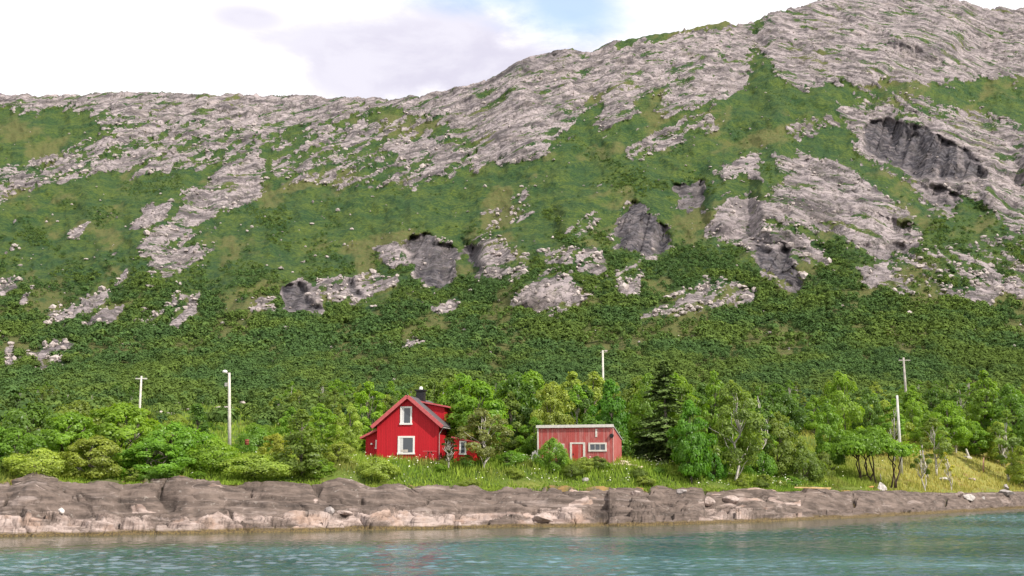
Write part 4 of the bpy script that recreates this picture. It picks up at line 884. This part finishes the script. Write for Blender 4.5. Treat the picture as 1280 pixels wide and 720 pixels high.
# the boathouse
SD = 100.0; TS = math.radians(16); sb = spot(719, SD)
shed = thing('boathouse', 'weathered pinkish red boathouse with flat white roof edge and narrow door', 'shed', (sb.x, SD, 0), -TS)
w2 = 92*SD/F/math.cos(TS)/2; zs0 = 4+SD*tan_of(583)[1]-.75; zs1 = 4+SD*tan_of(534)[1]; zs2 = 4+SD*tan_of(549)[1]; dp = 4.2
sm = MB(); sm.poly([(-w2,0,zs0),(w2,0,zs0),(w2,0,zs1),(-w2,0,zs1),(-w2,dp,zs0),(w2,dp,zs0),(w2,dp,zs2),(-w2,dp,zs2)],[(0,1,2,3),(1,5,6,2),(7,6,5,4),(4,0,3,7),(3,2,6,7)])
sm.build('wall', FADED, shed)
rf = MB(); slab(rf,[(-w2-.08,-.12,zs1+.03),(w2+.08,-.12,zs1+.03),(w2+.08,dp+.15,zs2+.0),(-w2-.08,dp+.15,zs2+.0)],(0,0,1),.12); rfo = rf.build('roof', GREYC, shed)
MB().box(-w2-.1,w2+.1,-.17,-.12,zs1-.04,zs1+.22).build('fascia', WHITE2, rfo)
MB().box(-w2-.02,-w2+.12,-.035,-.002,zs0,zs1-.05).build('corner_board', WHITE2, shed)
pk = NT('pale_red_boards')
MB().box(w2+.002,w2+.03,-.02,.14,zs0,zs1-.08).build('corner_board', plain('pale_pink_trim',(.55,.33,.30),.8,.15,5), shed)
def sx_(px): return (px-719)*SD/F/math.cos(TS)
def sz(py): return 4+SD*tan_of(py)[1]
dr = MB(); dr.box(sx_(715.5),sx_(729),-.03,-.004,sz(583),sz(555)); dro = dr.build('door', DOORM, shed)
df = MB(); df.box(sx_(713),sx_(715.5),-.06,-.003,sz(583),sz(553)); df.box(sx_(729),sx_(731.5),-.06,-.003,sz(583),sz(553)); df.box(sx_(715.5),sx_(729),-.06,-.003,sz(555),sz(553)); df.build('frame', WHITE2, dro)
MB().box(sx_(716.5),sx_(717.5),-.08,-.03,sz(568.5),sz(567)).build('handle', SOOT, dro)
def swin(x0,x1,y0,y1):
    f=MB(); a=2.0; f.box(sx_(x0),sx_(x1),-.06,-.003,sz(y0+a),sz(y0)); f.box(sx_(x0),sx_(x1),-.07,-.003,sz(y1),sz(y1-a)); f.box(sx_(x0),sx_(x0+a),-.06,-.003,sz(y1-a),sz(y0+a)); f.box(sx_(x1-a),sx_(x1),-.06,-.003,sz(y1-a),sz(y0+a))
    o=f.build('window',WHITE2,shed); MB().box(sx_(x0+a),sx_(x1-a),-.02,-.006,sz(y1-a),sz(y0+a)).build('pane',GLASS,o)
    mm=MB()
    for t in (.33,.66): xx=x0+a+(x1-x0-2*a)*t; mm.box(sx_(xx-.25),sx_(xx+.25),-.04,-.021,sz(y1-a),sz(y0+a))
    mm.build('muntin',WHITE2,o)
swin(735.5,757.5,553.5,564.5); swin(693,706,554.5,565)
MB().box(sx_(744),sx_(746.2),-.04,-.003,sz(546.5),sz(536.5)).build('white_batten', WHITE2, shed)
bu=MB(); bu.tube([(sx_(763.5),-.18,sz(545)),(sx_(763.5),-.02,sz(545))],[.16,.2],10); bu.build('hanging_float', SOOT, shed)

# grey board and tub at the left end of the boathouse
gb = spot(668, SD+.2); t_ = thing('grey_board_stack', 'grey boards leaning against the left end of the boathouse', 'boards', (gb.x, gb.y, gb.z), -TS)
for k in range(4): MB().poly([(-.35+.2*k,-.2+.05*k,-.1),(-.18+.2*k,-.2+.05*k,-.1),(-.1+.2*k,.3,1.0+.12*(k%2)),(-.27+.2*k,.3,1.0+.12*(k%2)),(-.35+.2*k,-.14+.05*k,-.1),(-.18+.2*k,-.14+.05*k,-.1),(-.1+.2*k,.36,1.0+.12*(k%2)),(-.27+.2*k,.36,1.0+.12*(k%2))],[(0,1,2,3),(7,6,5,4),(0,4,5,1),(1,5,6,2),(2,6,7,3),(3,7,4,0)]).build('board', GREYC, t_)
# red barrel by the thicket
rb = spot(307, 94); zt_=4+94*tan_of(548)[1]; bl = thing('red_barrel', 'rusty red barrel half hidden in the bushes right of the lamp pole', 'barrel', (rb.x, rb.y, zt_-.55))
prof=[(.0,.30),(.04,.34),(.3,.34),(.32,.36),(.36,.34),(.62,.34),(.64,.36),(.68,.34),(.94,.34)]
MB().tube([(0,0,z_) for z_,_ in prof],[q_ for _,q_ in prof],14).build('body', plain('rusty_red_paint',(.22,.06,.035),.7,.35,3), bl, True)
MB().tube([(0,0,.94),(0,0,.965)],[.35,.35],14).build('lid', plain('dark_lid',(.05,.035,.03),.6), bl)
bl.scale = (.5,.5,.5)

# ---------------------------------------------------------------- poles, posts, cable
POLEW = plain('pale_pole_wood',(.56,.53,.47),.85,.2,2); POLEG = plain('grey_pole_wood',(.36,.33,.29),.9,.25,2); INS = plain('white_insulator',(.75,.75,.72),.4,.05)
def pole(name, label, px, ptop, pbase, D, mat, r=.13, lean=0.0, group=None):
    g_ = spot(px, D); zt = 4+D*tan_of(ptop)[1]; e = thing(name, label, 'utility pole' if 'pole' in name else 'post', (g_.x, D, g_.z-.1), 0, group); h = zt-g_.z+.1
    MB().tube([(0,0,0),(lean*.5*h,0,h*.5),(lean*h,0,h)],[r*1.15,r,r*.8],9).build('shaft', mat, e, True)
    return e, h, lean
e,h,l = pole('utility_pole','pale utility pole with short crossarm rising behind the left thicket',170,470,0,142,POLEW,.15)
MB().box(-.75,.75,-.09,.03,h-.42,h-.26).build('crossarm', POLEW, e)
for x_ in (-.6,.0,.6): MB().tube([(x_,-.03,h-.26),(x_,-.03,h-.02)],[.05,.07],7).build('insulator', SOOT if x_ else INS, e)
e,h,l = pole('lamp_pole','tall white lamp pole with small round lamp head above the red barrel',286,466,0,121,POLEW,.17,-.048)
MB().bar((l*h,0,h-.15),(l*h-.45,-.1,h+.1),.07).build('lamp_arm', GREYC, e)
MB().tube([(l*h-.45,-.1,h-.06),(l*h-.45,-.1,h+.06),(l*h-.45,-.1,h+.22),(l*h-.45,-.1,h+.30)],[.18,.27,.25,.1],10).build('lamp_head', WHITE, e, True)
MB().box(l*h-.4,l*h-.1,-.2,.1,h-1.5,h-1.1).build('terminal_box', GREYC, e)
e,h,l = pole('utility_pole','white pole standing up behind the trees above the deep green maple',755.5,438,0,150,POLEW,.15); MB().bar((-.35,0,h-.25),(.35,0,h-.25),.09).build('crossarm', POLEG, e)
eg,hg,l = pole('utility_pole','tall grey utility pole behind the umbrella crowned willow, with crossarm',1139,447,0,172,POLEG,.19,-.012)
MB().box(-.9,.9,-.08,.06,hg-.5,hg-.34).build('crossarm', POLEG, eg)
for x_ in (-.75,.0,.75): MB().tube([(x_,-.01,hg-.34),(x_,-.01,hg-.05)],[.05,.07],7).build('insulator', SOOT, eg)
ps,hp,l = pole('grey_post','short plain grey post without crossarm behind the umbrella willow',1127,494,0,128,plain('silver_post',(.52,.50,.46),.8,.15,2),.16)
# cable
a = Vector((eg.location.x+.2, 171.8, 4+172*tan_of(508,1140)[1])); b = spot(1420, 176); b.z = 4+176*tan_of(544)[1]
pts=[a+(b-a)*t-Vector((0,0,1.2*4*t*(1-t)*.35)) for t in np.linspace(0,1,14)]
cb = MB().tube(pts,.045,5).build('power_cable', plain('grey_cable',(.35,.34,.32),.6), None, True); tag(cb,'thin grey power cable sloping from the tall grey pole to the right','cable')
ep,hp2,l = pole('utility_pole','utility pole beyond the right edge carrying the end of the cable',1420,520,0,176,POLEG,.18)
# ---------------------------------------------------------------- boulders on the shore
SHX, SHY, SHZ = XS, YS, ZS
def row_of(y, z): return 360-F*((z-4)*cp-y*sp)/((z-4)*sp+y*cp)
def surf_at(px, py):
    """first point of shore rock or meadow met by the sight line through (px, py)"""
    k = int(np.clip(round((px+330)/1.25), 0, SHX.shape[1]-1)); ok = (row_of(SHY[:,k], SHZ[:,k]) <= py) & (np.arange(SHX.shape[0]) < 108)
    if ok.any():
        i = int(np.argmax(ok)); return Vector((SHX[i,k], SHY[i,k], SHZ[i,k]))
    D_ = np.arange(float(shore_d(px))+8, 300, .1); z = ground_z(px, D_); ok = row_of(D_, z) <= py
    i = int(np.argmax(ok)) if ok.any() else -1
    return Vector((float(tan_of(592,px)[0])*D_[i], D_[i], z[i]))

# stumps, stakes
def stake(name,label,px,ptop,pb,D,r,mat,lean=0,cat='stump'):
    zb_=4+D*tan_of(pb)[1]; g_=surf_at(px,pb); D=g_.y; zb_=g_.z; zt=4+D*tan_of(ptop)[1]; h=zt-zb_+.15
    e=MB().tube([(0,0,0),(lean*h*.5,0,h*.55),(lean*h,0,h)],[r*1.2,r,r*.7],8).build(name,mat,None,True); e.location=(g_.x,D,zb_-.15); tag(e,label,cat); return e
stake('tree_stump','leaning pale broken trunk on the dry slope below the bright small tree',1213,561,574,142,.17,PALEBARK,-.25)
stake('tree_stump','bare pale trunk base at the right edge under the olive birch',1260,548,567,150,.3,PALEBARK,.03)
stake('bare_trunk','thin pale bare stem standing right of the short grey post',1152,562,596,125,.07,PALEBARK,0)
stake('bare_trunk','short leaning pale bare stem low on the dry slope',1160,577,599,122,.07,PALEBARK,-.12)
stake('bare_trunk','reddish dead stem among brushwood in the middle of the dry slope',1229,572,590,133,.09,plain('reddish_dead_wood',(.42,.24,.18),.9,.2),.1)
stake('white_stake','short white stake just behind the upright white stone',1101,592,603,113,.055,WHITE2,-.05,'stake')

def boulder(label, px, py, w, h, D, seed, mat, name='boulder', flat=1.0, point=0, rz=None):
    """w by h in pixels, its foot at image row py"""
    rr=np.random.default_rng(seed); n=14; th=np.linspace(0,math.pi,9); ph=np.linspace(0,2*math.pi,n,endpoint=False)
    V=[]; 
    for t in th:
        for q_ in ph:
            d_=np.array([math.sin(t)*math.cos(q_),math.sin(t)*math.sin(q_),math.cos(t)]); V.append(d_)
    V=np.array(V); cut=unit(rr,18); 
    for c_ in cut:
        k=V@c_; lim=rr.uniform(.48,.80); V=V-np.maximum(k-lim,0)[:,None]*c_
    V[:,0]*=1-.5*point*np.clip(V[:,2],0,1)
    s=D/F; V=V*np.array([w*s*.56,max(w,h)*s*.5*flat,h*s*.62])
    Fq=[]
    for i in range(8):
        for k in range(n): a_=i*n+k; b_=i*n+(k+1)%n; Fq.append((a_,a_+n,b_+n,b_))
    q_=surf_at(px,py); x,D_,z=q_; r_=D_/D
    o=link(name,np_mesh(name,V,np.array(Fq)),mat); o.location=(x,D_,float(z)+h*s*.22); o.scale=(r_,r_,r_); o.rotation_euler=(0,0,rr.uniform(-.4,.4) if rz is None else rz)
    return tag(o,label,'stone' if name!='boulder' else 'boulder')
def stone_mat(name,a_,b_):
    m=NT(name); n=m.noise(3,6,m.pos(obj=True),.65); k=m.noise(9,3,m.pos(obj=True)); m.bsdf(m.mix(m.math('MULTIPLY',m.ramp(k,.58,.7),.4),m.mix(m.ramp(n,.3,.7),a_,b_),tuple(x*.45 for x in a_)),.85,m.bump(n,.8,.08),.2); return m.m
WST=stone_mat('white_stone',(.42,.385,.355),(.68,.63,.59)); GST=stone_mat('grey_stone',(.22,.19,.18),(.42,.38,.36)); PST=stone_mat('pinkish_stone',(.26,.195,.165),(.44,.36,.325)); DST=stone_mat('dark_stone',(.10,.09,.09),(.25,.22,.22))
SH=[('upright white stone on the top of the rocks beside the white stake',1101,613,15,13,110.5,WST,1),
 ('white flat wedge stone on the low rocks at the right',1209,624,18,8,117.5,WST,.4),
 ('pinkish stone half hidden beside the white flat wedge stone',1198,621,12,6,118,PST,0),
 ('pale round stone on the dry slope near the right edge',1256,612,11,9,131,GST,0),
 ('long grey slab stone lying on the dry slope at the right',1256,618,24,8,129,GST,0),
 ('big dark boulder in the grass at the right edge of the picture',1274,598,22,18,139,DST,0),
 ('small grey stone before the big dark boulder',1270,600,9,6,136,GST,0),
 ('grey white stone in the middle of the dry slope',1181,601,15,6,127,WST,0),
 ('flat pale stone on the dry slope right of the grey white stone',1214,600,11,4,130,PST,0),
 ('pale stone under the leaning pale trunk',1210,573,12,5,142,WST,0),
 ('pair stone near the bare trunk base, left one',1256,575,10,4,146,GST,0),
 ('small pale stone right of the bare trunk base',1273,574,9,5,147,WST,0),
 ('white little stone low on the right rocks',1227,624,5,4,119,WST,0),
 ('tall grey block standing on the lower ledge before the left meadow',412,641,13,12,78,GST,.3),
 ('long pale slab resting on the lower ledge right of the grey block',432,645,26,9,78.6,PST,0),
 ('rounded whitish rock at the waterline below the left end of the boathouse',677,651,32,14,84.2,PST,0),
 ('pale stone on the mossy rocks below the boathouse right end',794,619,22,9,93,PST,0),
 ('yellow white stone lying in the grass before the boathouse door',732,601,9,6,94,WST,0),
 ('white stones cluster piece lying in the grass above the left rocks',30,594,12,6,80,WST,0),
 ('pale stone at the end of the brown turf ledge on the left',98,588,16,6,81,WST,0),
 ('small white stone on the ledge at the far left, under the smooth slab',80,645,10,7,75,WST,0),
 ('tiny white stone left of the one in the grass above the left rocks',18,592,6,5,80.5,WST,0),
 ('pale stone in the grass below the red barrel',328,570,14,5,90,WST,0),
 ('broken pinkish block at the right end of the dark low slab',885,632,20,12,94,PST,0),
 ('pinkish block in the cracked rocks right of the dark low slab',915,628,26,10,96,PST,0),
 ('grey broken block on top of the cracked rocks',850,616,18,8,97,GST,0)]
for i,(lb,px,py,w_,h_,D_,mt,pt) in enumerate(SH): boulder(lb,px,py,w_,h_,D_,500+i,mt,point=pt)
# pale rocks standing out of the heath of the shelf behind the left thicket and on the right
HS=[(195,505,14,6,230),(208,510,20,5,225),(228,503,16,4,240),(252,474,20,4,300),(275,500,30,4,250),(215,476,12,4,300),(300,478,8,5,300),(1163,493,14,7,240),(1185,484,14,6,255),(1206,475,14,6,270),(1180,492,8,5,240),(1172,480,8,4,262),(1160,480,9,5,262)]
for i,(px,py,w_,h_,D_) in enumerate(HS):
    b_=boulder('pale rock in the heath between the bushes and the mountain foot',px,py,w_,h_,D_,700+i,STONE.m); b_['group']='pale rocks in the heath below the mountain'
    b_.location=spot(px,D_,.3); b_.scale=(1,1,1)
# woodpile right of the boathouse: logs heaped on the ground
for i,(px,dz,ln,a_) in enumerate([(774,.15,1.2,.2),(779,.15,1.5,-.3),(785,.2,1.4,.5),(790,.15,1.1,-.6),(796,.15,1.3,.1),(782,.45,1.2,.9)]):
    g_=spot(px,99.5); lg=MB().tube([(-ln/2,0,0),(0,0,.03),(ln/2,0,0)],[.11,.13,.12],8).build('log',plain('cut_log_wood',(.50,.40,.30),.9,.3,3),None,True); lg.location=(g_.x,99.5+.12*i,g_.z+dz); lg.rotation_euler=(0,.1*(i%3-1),a_)
    tag(lg,'pale cut log in the loose heap right of the boathouse corner','log','logs heaped beside the boathouse')
# driftwood plank
g_=spot(1015,107.0); dw=MB(); dw.box(-1.75,1.75,-.09,.09,-.05,.07); o=dw.build('driftwood_plank',plain('yellow_driftwood',(.58,.40,.18),.85,.25,2)); o.location=surf_at(1015,612)+Vector((0,0,.12)); o.rotation_euler=(0,.02,.06); tag(o,'long yellow driftwood plank lying on top of the shore rocks','plank')
o=MB().tube([(-.5,0,0),(0,.1,.05),(.5,0,.15)],[.09,.10,.07],8).build('driftwood_branch',plain('orange_driftwood',(.50,.24,.10),.9,.25),None,True); g2=spot(1085,110.5); o.location=surf_at(1085,611)+Vector((0,0,.08)); tag(o,'short orange driftwood piece on the rocks left of the upright white stone','driftwood')
